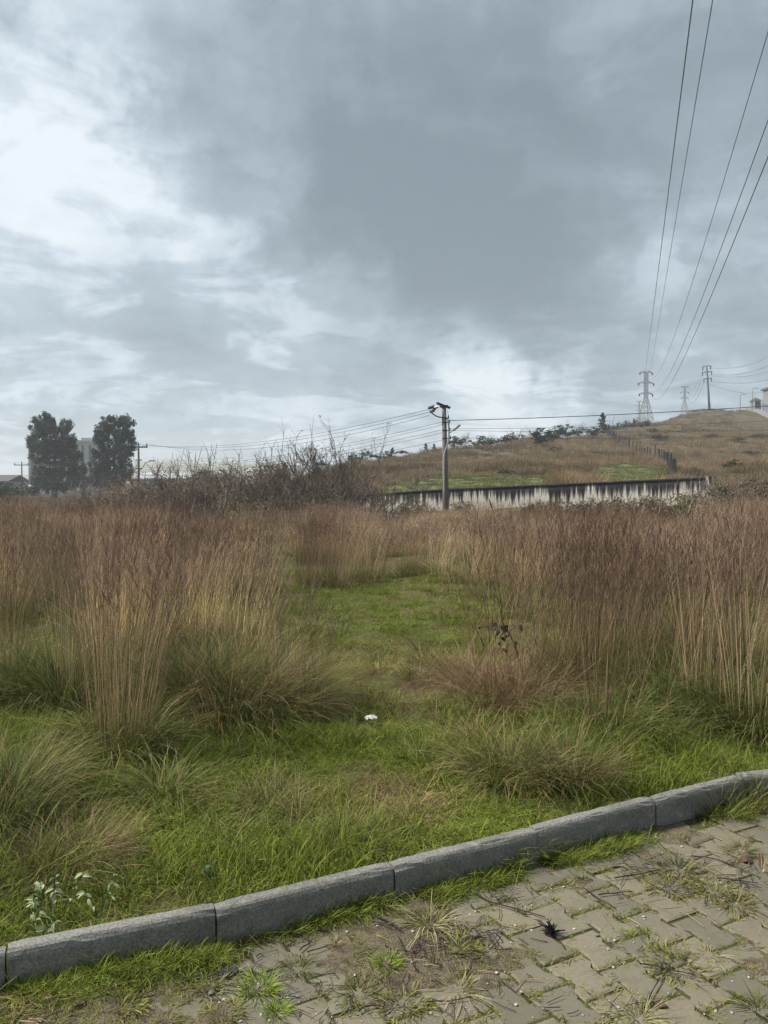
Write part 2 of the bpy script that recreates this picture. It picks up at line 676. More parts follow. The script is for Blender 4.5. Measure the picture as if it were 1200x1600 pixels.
def green_patch(x, y):
    """0..1: short green turf instead of tall dry grass on the slope"""
    px = 600 + F_PX * x / np.maximum(y, 1)
    a = ((px > 590) & (px < 870) & (y > 60) & (y < 78 + 6 * vnoise(x * .2, y * .05, 3)))
    b = (((px - 985) / 62) ** 2 + ((y - 88) / 26) ** 2) < 0.8 + 0.6 * vnoise(x * .2, y * .1, 8)
    return (a | b).astype(float)


def spread(lo, hi, step, growth, maxv):
    v = list(np.arange(lo, hi, step))
    s = step
    up = v[-1]
    while up < maxv[1]:
        s *= growth
        up += s
        v.append(up)
    s = step
    dn = v[0]
    low = []
    while dn > maxv[0]:
        s *= growth
        dn -= s
        low.append(dn)
    return np.array(low[::-1] + v)


gxs = spread(-2.8, 3.6, 0.07, 1.05, (-2300, 2300))
gys = spread(1.9, 5.0, 0.07, 1.026, (-300, 2600))
GX, GY = np.meshgrid(gxs, gys)
GZ = zfun(GX, GY)
nx, ny = len(gxs), len(gys)
idx = (np.arange(ny - 1)[:, None] * nx + np.arange(nx - 1)[None, :]).ravel()
gq = np.stack([idx, idx + 1, idx + nx + 1, idx + nx], 1)

m, nt, out = new_mat('ground_soil_turf')
tcg = N(nt, 'ShaderNodeTexCoord').outputs['Object']
n1 = nnoise(nt, 1.3, 6, 0.6, tcg)
n2 = nnoise(nt, 14, 5, 0.65, tcg)
n3 = nnoise(nt, 0.05, 6, 0.62, tcg)
n4 = nnoise(nt, 0.4, 5, 0.65, tcg)
near = nmix(nt, nramp(nt, n1, [(0.4, 0.0), (0.62, 1.0)]), (0.075, 0.085, 0.022), (0.10, 0.085, 0.04))
near = nmix(nt, nramp(nt, n2, [(0.35, 0.0), (0.75, 0.8)]), near, (0.045, 0.036, 0.02))
hill = nramp(nt, n3, [(0.30, (0.085, 0.085, 0.045)), (0.45, (0.16, 0.13, 0.085)), (0.58, (0.20, 0.16, 0.105)), (0.75, (0.13, 0.12, 0.065))])
hill = nmix(nt, nramp(nt, n4, [(0.3, 0.0), (0.7, 0.85)]), hill, (0.055, 0.043, 0.03))
hill = nmix(nt, 1.0, hill, (0.75, 0.75, 0.75), 'MULTIPLY')
turf = nmix(nt, nramp(nt, n4, [(0.3, 0.0), (0.7, 0.7)]), (0.11, 0.13, 0.05), (0.17, 0.15, 0.075))
hill = nmix(nt, nattr(nt, 'turf'), hill, turf)
farc = nramp(nt, n3, [(0.35, (0.16, 0.17, 0.11)), (0.6, (0.21, 0.20, 0.14))])
c = nmix(nt, nattr(nt, 'hill'), near, hill)
c = nmix(nt, nattr(nt, 'far'), c, farc)
principled(nt, out, c, 0.95, 0.1, 0, n2, 0.6, 0.03)
MAT_GROUND = m
gm = np_mesh('ground', np.stack([GX, GY, GZ], -1).reshape(-1, 3), [gq], m,
             {'hill': np.clip((GY.ravel() - 25) / 25, 0, 1),
              'far': np.clip((GY.ravel() - 700) / 400, 0, 1),
              'turf': green_patch(GX, GY).ravel()}, smooth=True)
tag(link('ground', gm), 'uneven field of soil and turf rising to a grassy hill', None, None, 'structure')

# ------------------------------------------------------------------ paving
m, nt, out = new_mat('paving_bed_sand')
tcg = N(nt, 'ShaderNodeTexCoord').outputs['Object']
a = nnoise(nt, 7, 6, 0.6, tcg)
b = nnoise(nt, 90, 4, 0.7, tcg)
col = nramp(nt, a, [(0.35, (0.06, 0.05, 0.032)), (0.52, (0.06, 0.068, 0.022)), (0.7, (0.085, 0.072, 0.048))])
col = nmix(nt, nramp(nt, b, [(0.4, 0.0), (0.7, 0.6)]), col, (0.035, 0.028, 0.02))
principled(nt, out, col, 0.95, 0.15, 0, b, 0.8, 0.01)
MAT_BED = m

bx = np.linspace(-7, 7.5, 146)
by = np.linspace(-6, 0, 30)
top = np.interp(bx, KX, KY)
top = np.where(bx < KX[0], KY[0] + (bx - KX[0]) * 0.4, top) + 0.02
bv, nb = [], 30
for xx, tt in zip(bx, top):
    for j in range(nb):
        bv.append((xx, -6 + (tt + 6) * j / (nb - 1), -0.0048))
bi = (np.arange(len(bx) - 1)[:, None] * nb + np.arange(nb - 1)[None, :]).ravel()
bed = np_mesh('paving', np.array(bv), [np.stack([bi, bi + nb, bi + nb + 1, bi + 1], 1)], MAT_BED)
PAVING = tag(link('paving', bed), 'interlocking concrete block paving with mossy joints', None, None, 'structure')

m, nt, out = new_mat('paver_concrete')
tcg = N(nt, 'ShaderNodeTexCoord').outputs['Object']
geo = N(nt, 'ShaderNodeNewGeometry').outputs['Position']
oi = N(nt, 'ShaderNodeObjectInfo')
f1 = nnoise(nt, 60, 5, 0.7, geo)
f2 = nnoise(nt, 3.2, 5, 0.6, geo)
f3 = nnoise(nt, 420, 2, 0.6, geo)
col = nmix(nt, f2, (0.18, 0.160, 0.118), (0.135, 0.122, 0.088))
col = nmix(nt, 1.0, col, nramp(nt, oi.outputs['Random'], [(0.0, (0.66, 0.67, 0.68)), (0.5, (0.98, 0.98, 0.98)), (1.0, (1.25, 1.2, 1.12))]), 'MULTIPLY')
col = nmix(nt, nramp(nt, f1, [(0.42, 0.0), (0.72, 0.55)]), col, (0.10, 0.092, 0.058))
col = nmix(nt, nramp(nt, f3, [(0.62, 0.0), (0.78, 0.65)]), col, (0.34, 0.31, 0.24))
moss = nnoise(nt, 9, 6, 0.7, geo)
col = nmix(nt, nramp(nt, moss, [(0.50, 0.0), (0.66, 0.65)]), col, (0.095, 0.092, 0.045))
f5 = nnoise(nt, 1.1, 5, 0.65, geo)
col = nmix(nt, nramp(nt, f5, [(0.35, 0.0), (0.7, 0.55)]), col, (0.12, 0.105, 0.075))
principled(nt, out, col, nramp(nt, f2, [(0.3, 0.62), (0.7, 0.85)]), 0.35, 0, f1, 0.35, 0.004)
MAT_PAVER = m


def paver_outline(L=0.200, Wd=0.165, waist=0.122, g=0.009):
    """I-shaped interlocking block; long axis along y"""
    l, w, n = L / 2 - g / 2, Wd / 2 - g / 2, waist / 2 - g / 2
    a, b = 0.048, 0.030       # straight end, half waist
    return [(-w, -l), (w, -l), (w, -a), (n, -b + 0.004), (n, b - 0.004), (w, a), (w, l), (-w, l), (-w, a), (-n, b - 0.004), (-n, -b + 0.004), (-w, -a)]


def paver_mesh(seed):
    rg = np.random.default_rng(seed)
    o = np.array(paver_outline())
    o = o + rg.normal(0, 0.0012, o.shape)
    k = len(o)
    ins = o * (1 - 0.005 / np.abs(o).clip(0.03))
    rings = [(o, -0.05), (o, -0.0034 + rg.normal(0, .0006)), (ins, -0.0012), (ins * 0.93, 0.0)]
    vs, fs = [], []
    for q, z in rings:
        zz_ = z + (rg.normal(0, 0.0006, k) if z > -0.04 else 0)
        vs += [(q[i, 0], q[i, 1], z if z < -0.04 else zz_[i]) for i in range(k)]
    for j in range(3):
        for i in range(k):
            i2 = (i + 1) % k
            fs.append((j * k + i, j * k + i2, (j + 1) * k + i2, (j + 1) * k + i))
    fs.append(tuple(3 * k + i for i in range(k)))
    me = bpy.data.meshes.new('paver')
    me.from_pydata(vs, [], fs)
    me.materials.append(MAT_PAVER)
    me.update()
    return me


PMESH = [paver_mesh(100 + i) for i in range(8)]
PANG = math.atan2(3.637 - 2.665, 1.304 + 0.589)     # along the kerb
pitch_x, pitch_y = (0.165 + 0.122) / 2 + 0.003, 0.203
ex = np.array([math.cos(PANG), math.sin(PANG)])
ey = np.array([-math.sin(PANG), math.cos(PANG)])
org = np.array([0.043, 3.015])
pav = []
for i in range(-40, 40):
    for j in range(-45, 12):
        q = org + ex * (i * pitch_x + 0.02) + ey * (j * pitch_y + (pitch_y / 2 if i % 2 else 0) - 0.13)
        s = float(kerb_s(np.array([q[0]]), np.array([q[1]]))[0])
        if s > -0.02 or q[1] < -5 or abs(q[0]) > 6.5:
            continue
        u = q[0] / max(q[1], 0.3)
        vis = q[1] > 2.12 and abs(u) < 0.60
        pav.append((vis, q))
n_single = 0
rest_v, rest_f, rn = [], [], 0
lite = np.array(paver_outline())
for vis, q in pav:
    if vis and n_single < 300:
        o = link('paver', PMESH[n_single % 8], PAVING, (q[0], q[1], RNG.normal(0, 0.0011)),
                 (RNG.normal(0, 0.006), RNG.normal(0, 0.006), PANG + (math.pi if RNG.random() < .5 else 0) + RNG.normal(0, 0.012)))
        n_single += 1
    else:
        ca, sa = math.cos(PANG), math.sin(PANG)
        k = len(lite)
        for z in (-0.04, 0.0):
            rest_v += [(q[0] + x * ca - y * sa, q[1] + x * sa + y * ca, z) for x, y in lite]
        rest_f += [tuple(rn + k + i for i in range(k))]
        rest_f += [(rn + i, rn + (i + 1) % k, rn + k + (i + 1) % k, rn + k + i) for i in range(k)]
        rn += 2 * k
me = bpy.data.meshes.new('paver_field')
me.from_pydata(rest_v, [], rest_f)
me.materials.append(MAT_PAVER)
tag(link('paver_field', me, PAVING), None, None, None, 'stuff')

# soil that has drifted over the blocks
sx = np.arange(-2.4, 2.6, 0.012)
sy = np.arange(1.9, 4.1, 0.012)
SX, SY = np.meshgrid(sx, sy)
ks = kerb_s(SX, SY)
big = vnoise(SX * 2.3, SY * 2.3, 31, 4)
fine = vnoise(SX * 14, SY * 14, 33, 4)
spx = 600 + F_PX * SX / SY
left_bias = np.clip((760 - spx) / 420, 0, 1) * 0.17
kerb_bias = np.clip(1 + ks / 0.20, 0, 1) * 0.24
right_top = np.exp(-(((spx - 1090) / 160) ** 2 + ((SY - 3.35) / 0.28) ** 2)) * 0.16
mid_bias = np.exp(-(((spx - 660) / 90) ** 2 + ((SY - 2.56) / 0.16) ** 2)) * 0.20
hgt = (big + left_bias + kerb_bias + right_top + mid_bias - 0.70) * 0.055 + (fine - 0.5) * 0.024
hgt = np.where(ks > 0.05, -0.03, hgt)
hgt = np.clip(hgt, -0.008, 0.022)
sn = len(sx)
ii = (np.arange(len(sy) - 1)[:, None] * sn + np.arange(sn - 1)[None, :]).ravel()
keep = (np.maximum.reduce([hgt.ravel()[ii], hgt.ravel()[ii + 1], hgt.ravel()[ii + sn], hgt.ravel()[ii + sn + 1]]) > -0.0075)
ii = ii[keep]
q = np.stack([ii, ii + 1, ii + sn + 1, ii + sn], 1)
used, inv = np.unique(q.ravel(), return_inverse=True)
sv = np.stack([SX, SY, hgt - 0.001], -1).reshape(-1, 3)[used]
m, nt, out = new_mat('drifted_soil')
tcg = N(nt, 'ShaderNodeTexCoord').outputs['Object']
a = nnoise(nt, 11, 5, 0.6, tcg)
b = nnoise(nt, 130, 4, 0.7, tcg)
cc = nnoise(nt, 330, 2, 0.5, tcg)
col = nramp(nt, a, [(0.36, (0.09, 0.07, 0.045)), (0.52, (0.19, 0.155, 0.105)), (0.66, (0.115, 0.115, 0.045))])
col = nmix(nt, nramp(nt, b, [(0.4, 0.0), (0.68, 0.85)]), col, (0.04, 0.03, 0.024))
col = nmix(nt, nramp(nt, cc, [(0.66, 0.0), (0.75, 0.8)]), col, (0.33, 0.29, 0.23))
principled(nt, out, col, 0.95, 0.15, 0, b, 0.9, 0.012)
MAT_SOIL = m
tag(link('soil', np_mesh('soil', sv, [inv.reshape(-1, 4)], m, None, True)), 'drifted soil lying over the block paving', None, None, 'stuff')


def soil_z(x, y):
    i = int(round((x - sx[0]) / 0.012))
    j = int(round((y - sy[0]) / 0.012))
    if 0 <= i < len(sx) and 0 <= j < len(sy):
        return max(0.0, float(hgt[j, i]))
    return 0.0


# ------------------------------------------------------------------ kerb
m, nt, out = new_mat('kerb_concrete')
tcg = N(nt, 'ShaderNodeTexCoord').outputs['Object']
geo = N(nt, 'ShaderNodeNewGeometry').outputs['Position']
f1 = nnoise(nt, 120, 3, 0.75, geo)
f2 = nnoise(nt, 6, 5, 0.6, geo)
f3 = nnoise(nt, 320, 2, 0.5, geo)
col = nmix(nt, f2, (0.195, 0.188, 0.172), (0.275, 0.264, 0.24))
col = nmix(nt, nramp(nt, f1, [(0.40, 0.65), (0.58, 0.0)]), col, (0.075, 0.072, 0.07))
col = nmix(nt, nramp(nt, f3, [(0.60, 0.0), (0.74, 0.4)]), col, (0.42, 0.41, 0.39))
f4 = nnoise(nt, 2.2, 6, 0.7, geo)
col = nmix(nt, nramp(nt, f4, [(0.50, 0.0), (0.68, 0.7)]), col, (0.085, 0.085, 0.06))
f6 = nnoise(nt, 9, 6, 0.7, geo)
col = nmix(nt, nramp(nt, f6, [(0.60, 0.0), (0.68, 0.6)]), col, (0.36, 0.35, 0.31))
principled(nt, out, col, 0.9, 0.25, 0, f1, 0.75, 0.006)
MAT_KERB = m
KERB = tag(empty('kerb', (0, 0, 0)), 'row of grey concrete kerb stones edging the paving', None, None, 'structure')
for i in range(len(KPTS) - 1):
    a, b = Vector((*KPTS[i], 0)), Vector((*KPTS[i + 1], 0))
    t = (b - a).normalized()
    nrm = Vector((-t.y, t.x, 0))
    ln = (b - a).length
    # cross-section (depth behind the front, height): bevelled front arris
    prof = [(0.0, -0.12), (0.0, KERB_H - 0.030), (0.003, KERB_H - 0.019), (0.010, KERB_H - 0.008), (0.018, KERB_H - 0.002), (0.026, KERB_H), (0.058, KERB_H + 0.001), (0.064, KERB_H - 0.005), (0.064, -0.12)]
    rg = np.random.default_rng(60 + i)
    steps = 15
    off = rg.normal(0, 0.004)
    vs, fs = [], []
    g0 = 0.0035
    for j in range(steps):
        f = j / (steps - 1)
        end = 0.006 if j in (0, steps - 1) else 0.0
        p0 = a + t * (g0 + (ln - 2 * g0) * f)
        for (dd, h) in prof:
            chip = 0.006 if (rg.random() < 0.14 and 0.003 < dd < 0.05) else 0
            e_h = h - end * (0.6 if h > 0.1 else 0) - chip + (rg.normal(0, 0.0008) if h > 0 else 0)
            p = p0 + nrm * (dd + off + (end * .6 if dd < 0.02 else 0) + rg.normal(0, 0.0006))
            vs.append((p.x, p.y, e_h + off * 0.5))
    k = len(prof)
    for j in range(steps - 1):
        for q_ in range(k - 1):
            fs.append((j * k + q_, (j + 1) * k + q_, (j + 1) * k + q_ + 1, j * k + q_ + 1))
    fs.append(tuple(range(k - 1, -1, -1)))
    fs.append(tuple((steps - 1) * k + q_ for q_ in range(k)))
    me = bpy.data.meshes.new('kerb_stone')
    me.from_pydata(vs, [], [tuple(reversed(x)) for x in fs])
    me.materials.append(MAT_KERB)
    me.update()
    link('kerb_stone', me, KERB)

# ================================================================== hill road, wall, fence
m_road = simple_mat('pale_road_concrete', (0.19, 0.19, 0.19), (0.15, 0.15, 0.15), 0.6, 0.85)
A = [P(1150, 639.5, 350), P(1162, 635.5, 340), P(1176, 634.5, 328), P(1200, 644.5, 300), P(1245, 664, 265)]
B = [P(1152, 640.5, 340), P(1167, 640.5, 322), P(1183, 645.0, 306), P(1200, 653.5, 286), P(1245, 678, 250)]
mb = MB()
vs = []
for a, b in zip(A, B):
    b2 = b + (b - a).normalized() * 4
    vs += [(a.x, a.y, a.z), (b.x, b.y, b.z), (b2.x, b2.y, zf(b2.x, b2.y) - 1.5), (a.x, a.y, zf(a.x, a.y) - 2)]
fs = []
for i in range(len(A) - 1):
    c = i * 4
    fs += [(c, c + 1, c + 5, c + 4), (c + 3, c, c + 4, c + 7)]
mb.add(vs, fs)
mb2 = MB()
mb2.add(vs, [(i * 4 + 1, i * 4 + 2, i * 4 + 6, i * 4 + 5) for i in range(len(A) - 1)])
ROAD_BANK = mb2
tag(mb.build('road', m_road), 'pale road climbing the far end of the hill', None, None, 'structure')
tag(ROAD_BANK.build('road_verge', MAT_GROUND), 'grassy verge below the hilltop road', None, None, 'structure')

# ---- boundary wall
m, nt, out = new_mat('stained_render')
tcg = N(nt, 'ShaderNodeTexCoord')
mp = N(nt, 'ShaderNodeMapping')
mp.inputs['Scale'].default_value = (4.6, 4.6, 0.12)
nt.links.new(tcg.outputs['Object'], mp.inputs['Vector'])
str_ = nnoise(nt, 1.1, 6, 0.62, mp.outputs[0])
mp2 = N(nt, 'ShaderNodeMapping')
mp2.inputs['Scale'].default_value = (0.35, 0.35, 0.05)
nt.links.new(tcg.outputs['Object'], mp2.inputs['Vector'])
str2 = nnoise(nt, 1.0, 3, 0.5, mp2.outputs[0])
hh = nattr(nt, 'h')                       # metres below the coping
amt = nmath(nt, 'ADD', nmath(nt, 'MULTIPLY', str_, 3.4), nmath(nt, 'MULTIPLY', str2, 1.7))
amt = nmath(nt, 'SUBTRACT', amt, nmath(nt, 'ADD', nmath(nt, 'MULTIPLY', hh, 1.0), 1.62))
stain = nramp(nt, amt, [(0.0, 0.0), (0.30, 0.75), (0.6, 1.0)])
blot = nnoise(nt, 2.5, 6, 0.65, tcg.outputs['Object'])
col = nmix(nt, nramp(nt, blot, [(0.35, 0.0), (0.75, 0.65)]), (0.78, 0.735, 0.635), (0.56, 0.52, 0.43))
col = nmix(nt, stain, col, (0.032, 0.028, 0.034))
principled(nt, out, col, 0.9, 0.15, 0, blot, 0.3, 0.02)
MAT_WALL = m
m_coping = simple_mat('black_stained_coping', (0.10, 0.10, 0.085), (0.03, 0.028, 0.03), 3, 0.95)
# top edge of the wall in the photo, with distance
WP = [(1107, 747.5, 50.0), (1000, 752.0, 52.0), (850, 759.0, 54.8), (700, 765.5, 57.8), (560, 774.5, 61.0), (440, 781, 64.0)]
WT = [P(*p) for p in WP]
wall = empty('boundary_wall', (WT[0].x, WT[0].y, 0), 'long pale rendered wall streaked black from its coping, below the hill', 'wall')
o0 = Vector((WT[0].x, WT[0].y, 0))
# dense strip so the stain follows the sloping coping
pts = []
for a, b in zip(WT[:-1], WT[1:]):
    for f in np.linspace(0, 1, 12, endpoint=False):
        pts.append(a.lerp(b, f))
pts.append(WT[-1])
V, H, Fq = [], [], []
n_rows = 7
wl = (WT[-1] - WT[0])
wn_ = Vector((-wl.y, wl.x, 0)).normalized()
if wn_.y < 0:
    wn_ = -wn_
for p in pts:
    zb = min(zf(p.x, p.y - 0.3), zf(p.x, p.y)) - 0.6
    for side in (0, 1):
        for r_ in range(n_rows):
            z = p.z + (zb - p.z) * r_ / (n_rows - 1)
            q = p + wn_ * (0.22 * side)
            V.append((q.x - o0.x, q.y - o0.y, z))
            H.append(p.z - z)
k = n_rows * 2
for i in range(len(pts) - 1):
    for side in (0, 1):
        for r_ in range(n_rows - 1):
            a = i * k + side * n_rows + r_
            Fq.append((a, a + 1, a + k + 1, a + k))
    Fq.append((i * k, (i + 1) * k, (i + 1) * k + n_rows, i * k + n_rows))
Fa = np.array(Fq)
e0 = np.array([[r_, n_rows + r_, n_rows + r_ + 1, r_ + 1] for r_ in range(n_rows - 1)])
link('wall_body', np_mesh('wall_body', np.array(V), [np.concatenate([Fa, e0])], MAT_WALL, {'h': H}), wall)
mb = MB()
for a, b in zip(pts[:-1], pts[1:]):
    c0, c1 = a - o0 - wn_ * 0.045, b - o0 - wn_ * 0.045
    c2, c3 = b - o0 + wn_ * 0.265, a - o0 + wn_ * 0.265
    up = Vector((0, 0, 0.085))
    lo = Vector((0, 0, 0.004))
    mb.add([c0 + lo, c1 + lo, c2 + lo, c3 + lo, c0 + up, c1 + up, c2 + up, c3 + up], [(0, 1, 2, 3), (7, 6, 5, 4), (0, 4, 5, 1), (2, 6, 7, 3)])
mb.build('coping', m_coping, wall)
mb = MB()
tdir = wl.normalized()
pa = math.atan2(tdir.y, tdir.x)
pe = WT[0] - o0 - tdir * 0.0 + wn_ * 0.11
zb = zf(WT[0].x, WT[0].y) - 0.6
mb.box((pe.x, pe.y, (WT[0].z + 0.14 + zb) / 2), (0.34, 0.36, WT[0].z + 0.14 - zb), pa)
me = mb.mesh('end_pillar', MAT_WALL)
at = me.attributes.new('h', 'FLOAT', 'POINT')
at.data.foreach_set('value', [WT[0].z - v_.co.z + 0.5 for v_ in me.vertices])
link('end_pillar', me, wall)

# ---- post fence climbing the hill
m_post = simple_mat('weathered_dark_timber', (0.055, 0.05, 0.06), (0.03, 0.028, 0.035), 8, 0.9)
m_wire = simple_mat('dark_wire', (0.05, 0.052, 0.06), None, 5, 0.6, 0.4)
FP = [(1056, 747), (1050, 740), (1041, 726), (1030, 718), (1015, 713), (1000, 708), (985, 702), (972, 696), (963, 691), (950, 682), (938, 674)]
FW = [hit(*p, 55, 400) for p in FP]
fence = empty('post_fence', FW[0], 'line of dark timber fence posts and wire climbing the brown hill', 'fence')
dens = []
for a, b in zip(FW[:-1], FW[1:]):
    L = (b - a).length
    n = max(1, int(L / 2.6))
    for j in range(n):
        dens.append(a.lerp(b, j / n))
dens.append(FW[-1])
pm = []
for i in range(4):
    mb = MB()
    hgt_ = 2.0
    mb.tube([(0, 0, -0.4), (0.01 * i, 0.02, hgt_ * 0.5), (0.02 * (i - 1.5), 0, hgt_)], 0.105, 7, 0.085)
    pm.append(mb.mesh('post', m_post))
tops = []
for i, p in enumerate(dens[:120]):
    z = zf(p.x, p.y)
    s = random.uniform(0.85, 1.18)
    o = link('post', pm[i % 4], fence, (p.x - FW[0].x + random.uniform(-.15, .15), p.y - FW[0].y, z - FW[0].z), (random.gauss(0, .04), random.gauss(0, .05), random.random() * 6))
    o.scale = (1, 1, s)
    tops.append(Vector((p.x - FW[0].x, p.y - FW[0].y, z - FW[0].z)))
for h in (0.55, 1.05, 1.55):
    mb = MB()
    mb.tube([t + Vector((0, 0, h)) for t in tops], 0.012, 4)
    mb.build('fence_wire', m_wire, fence)

# ================================================================== poles and wires
m_conc = simple_mat('pole_concrete', (0.20, 0.185, 0.165), (0.12, 0.11, 0.10), 3, 0.9, 0.2, 0, 0.3, 0.01)
m_conc2 = simple_mat('dark_pole_timber', (0.11, 0.105, 0.10), (0.06, 0.058, 0.055), 3, 0.9)
m_dark = simple_mat('dark_steel', (0.035, 0.035, 0.04), (0.02, 0.02, 0.022), 10, 0.6, 0.4)
m_porc = simple_mat('black_porcelain', (0.02, 0.018, 0.02), None, 4, 0.35, 0.5)
m_pipe = simple_mat('grey_conduit', (0.36, 0.35, 0.335), (0.25, 0.24, 0.23), 5, 0.6, 0.4)
m_lamp = simple_mat('lamp_housing', (0.32, 0.32, 0.32), (0.22, 0.22, 0.22), 6, 0.45, 0.5)
m_cable = simple_mat('black_cable', (0.075, 0.082, 0.095), None, 4, 0.6, 0.3)
m_galv = simple_mat('galvanised_steel', (0.24, 0.25, 0.26), (0.16, 0.17, 0.18), 3, 0.6, 0.4, 0.3)


def insulator(mb, c, r=0.07, h=0.22, n=8):
    prof = [(r * .35, 0), (r, h * .12), (r * .55, h * .26), (r * .95, h * .40), (r * .5, h * .54), (r * .9, h * .68), (r * .4, h * .84), (r * .25, h)]
    mb.lathe(c, prof, n)


D0 = 55.0
S0 = D0 / F_PX                   # metres per photo pixel at the pole


def at0(px, py):                 # offset from the pole's foot
    p = P(px, py, D0)
    return p - POLE


POLE = P(697.0, 806, D0)
POLE.z = zf(POLE.x, POLE.y)
ptop = P(693.6, 634.5, D0)
pole = empty('utility_pole', POLE, 'concrete utility pole with street lamp standing in front of the stained wall', 'utility pole')
tp = ptop - POLE
mb = MB()
mb.tube([(0, 0, -0.8), (tp.x * .5, 0, tp.z * .5), (tp.x, 0, tp.z)], 0.255, 12, 0.15)
mb.build('shaft', m_conc, pole, True)
# shallow stiffening ribs up the shaft
mb = MB()
mb.tube([(0.17, -0.22, 0.0), (tp.x * .5 + 0.1, -0.15, tp.z * .5)], 0.035, 5)
mb.build('shaft_rib', m_conc, pole)
mb = MB()
a, b = at0(682.0, 631.0), at0(703.5, 636.0)
a.y, b.y = -0.5, 0.45
for off in (-0.07, 0.07):
    mb.tube([a + Vector((0, off, 0)), (a + b) / 2 + Vector((0, off, -0.02)), b + Vector((0, off, 0))], 0.085, 6)
mb.build('crossarm', m_dark, pole)
mb = MB()
mb.box((tp.x, 0, tp.z - 0.02), (0.42, 0.5, 0.16), 0.4)
mb.build('cap_clamp', m_dark, pole)
for (px, py, dy) in ((672.5, 638, -.35), (677.5, 640.5, 0.0), (674.5, 635, .35), (680, 637.5, -.15), (675.5, 643, .15)):
    c = at0(px, py)
    mb = MB()
    lean = Vector((-0.16, dy * .3, -0.05))
    mb.tube([c + Vector((0, dy, 0)) - lean, c + Vector((0, dy, 0)) + lean], 0.028, 5)
    for s in (-.9, -.45, 0, .45, .9):
        q = c + Vector((0, dy, 0)) + lean * s
        mb.tube([q - lean * 0.12, q + lean * 0.12], 0.10, 7, 0.065)
    mb.build('strain_insulator', m_porc, pole)
mb = MB()
mb.tube([at0(671, 641), at0(676, 646.5), at0(682, 650.5), at0(690, 652.5), at0(699, 654)], 0.045, 6)
mb.build('cable_bow', m_cable, pole, True)
for (py, w_) in ((653.5, 7.5), (660.5, 9), (673, 9.5), (685.5, 10.5)):
    mb = MB()
    a, b = at0(691, py), at0(693 + w_ + 1, py)
    a.y = b.y = -0.16
    mb.box((a + b) / 2, ((b - a).length, 0.07, 0.075))
    br = mb.build('bracket', m_dark, pole)
    mb = MB()
    insulator(mb, (b.x - 0.05, b.y, b.z + 0.03), 0.055, 0.19)
    mb.build('pin_insulator', m_porc, br)
mb = MB()
pl = [at0(698.5, 655), at0(700.5, 662), at0(701, 678), at0(700.3, 690), at0(697, 700), at0(694.2, 708), at0(693.5, 725), at0(693.7, 760), at0(694, 800)]
for i_, p in enumerate(pl):
    p.y = -0.27
mb.tube(pl, 0.062, 7)
mb.build('conduit', m_pipe, pole, True)
mb = MB()
pl = [at0(700.5, 658), at0(699.5, 640)]
for p in pl:
    p.y = -0.1
mb.tube(pl, 0.012, 4)
mb.build('drop_cable', m_cable, pole)
la = MB()
pl = [at0(701, 678), at0(704, 675.5), at0(708, 672.5)]
for p in pl:
    p.y = -0.30
la.tube(pl, 0.03, 6)
arm = la.build('lamp_arm', m_galv, pole)
mb = MB()
a, b = at0(707, 673.5), at0(718.8, 664.2)
a.y = b.y = -0.32
dirl = (b - a).normalized()
upn = Vector((-dirl.z, 0, dirl.x))
secs = [(0, .05, .05), (.12, .11, .07), (.5, .15, .085), (.85, .13, .075), (1.0, .05, .03)]
vs, fs = [], []
for f, w_, h_ in secs:
    c = a.lerp(b, f)
    for k_ in range(8):
        an = 2 * math.pi * k_ / 8
        vs.append(c + Vector((0, math.cos(an) * w_, 0)) + upn * math.sin(an) * h_)
for i in range(4):
    for k_ in range(8):
        fs.append((i * 8 + k_, i * 8 + (k_ + 1) % 8, (i + 1) * 8 + (k_ + 1) % 8, (i + 1) * 8 + k_))
fs += [tuple(range(7, -1, -1)), tuple(32 + k_ for k_ in range(8))]
mb.add(vs, fs)
mb.build('lamp_head', m_lamp, arm, True)

# ---- the two poles further left
PL = []


def line_pole(px, top_py, d, label, arm_l, arm_r, lamp):
    base = ground_at(px, d)
    top = P(px, top_py, d)
    o = empty('line_pole', base, label, 'utility pole', 'poles of the line running off to the left')
    H = top.z - base.z
    s = d / F_PX
    mb = MB()
    mb.tube([(0, 0, -0.6), (0, 0, H)], 0.17, 8, 0.11)
    mb.build('shaft', m_conc2, o, True)
    mb = MB()
    mb.box(((arm_r - arm_l) * s / 2, 0, H - 2.6 * s), ((arm_l + arm_r) * s, 0.13, 0.16))
    am = mb.build('crossarm', m_dark, o)
    for x in (-arm_l * s + 0.1, 0.0, arm_r * s - 0.1):
        mb = MB()
        insulator(mb, (x, 0, H - 2.6 * s + 0.08 if x else H), 0.13, 0.38)
        mb.build('pin_insulator', m_porc, am)
    for k_ in (1.2, 1.9) if lamp else (2.4,):
        mb = MB()
        mb.box((0, 0, H - k_ * 1.5), (0.75, 0.12, 0.12))
        mb.build('bracket', m_dark, o)
    if lamp:
        mb = MB()
        z0 = H - 2.9
        mb.tube([(0.1, 0, z0 - .2), (0.45, 0, z0 + .1), (0.8, 0, z0 + 0.7), (1.4, -0.1, z0 + 0.95)], 0.04, 6)
        a_ = mb.build('lamp_arm', m_dark, o)
        mb = MB()
        mb.box((1.65, -0.1, z0 + 1.0), (0.6, 0.22, 0.12), 0.05)
        mb.build('lamp_head', m_dark, a_)
    return o, top, s


o1, t1, s1 = line_pole(217, 696, 95, 'dark utility pole with lamp bracket right of the two tall trees', 14, 14, True)
o2, t2, s2 = line_pole(34.5, 724, 152, 'thin dark utility pole at the left edge before the tall trees', 12, 11, False)

m_line = m_cable


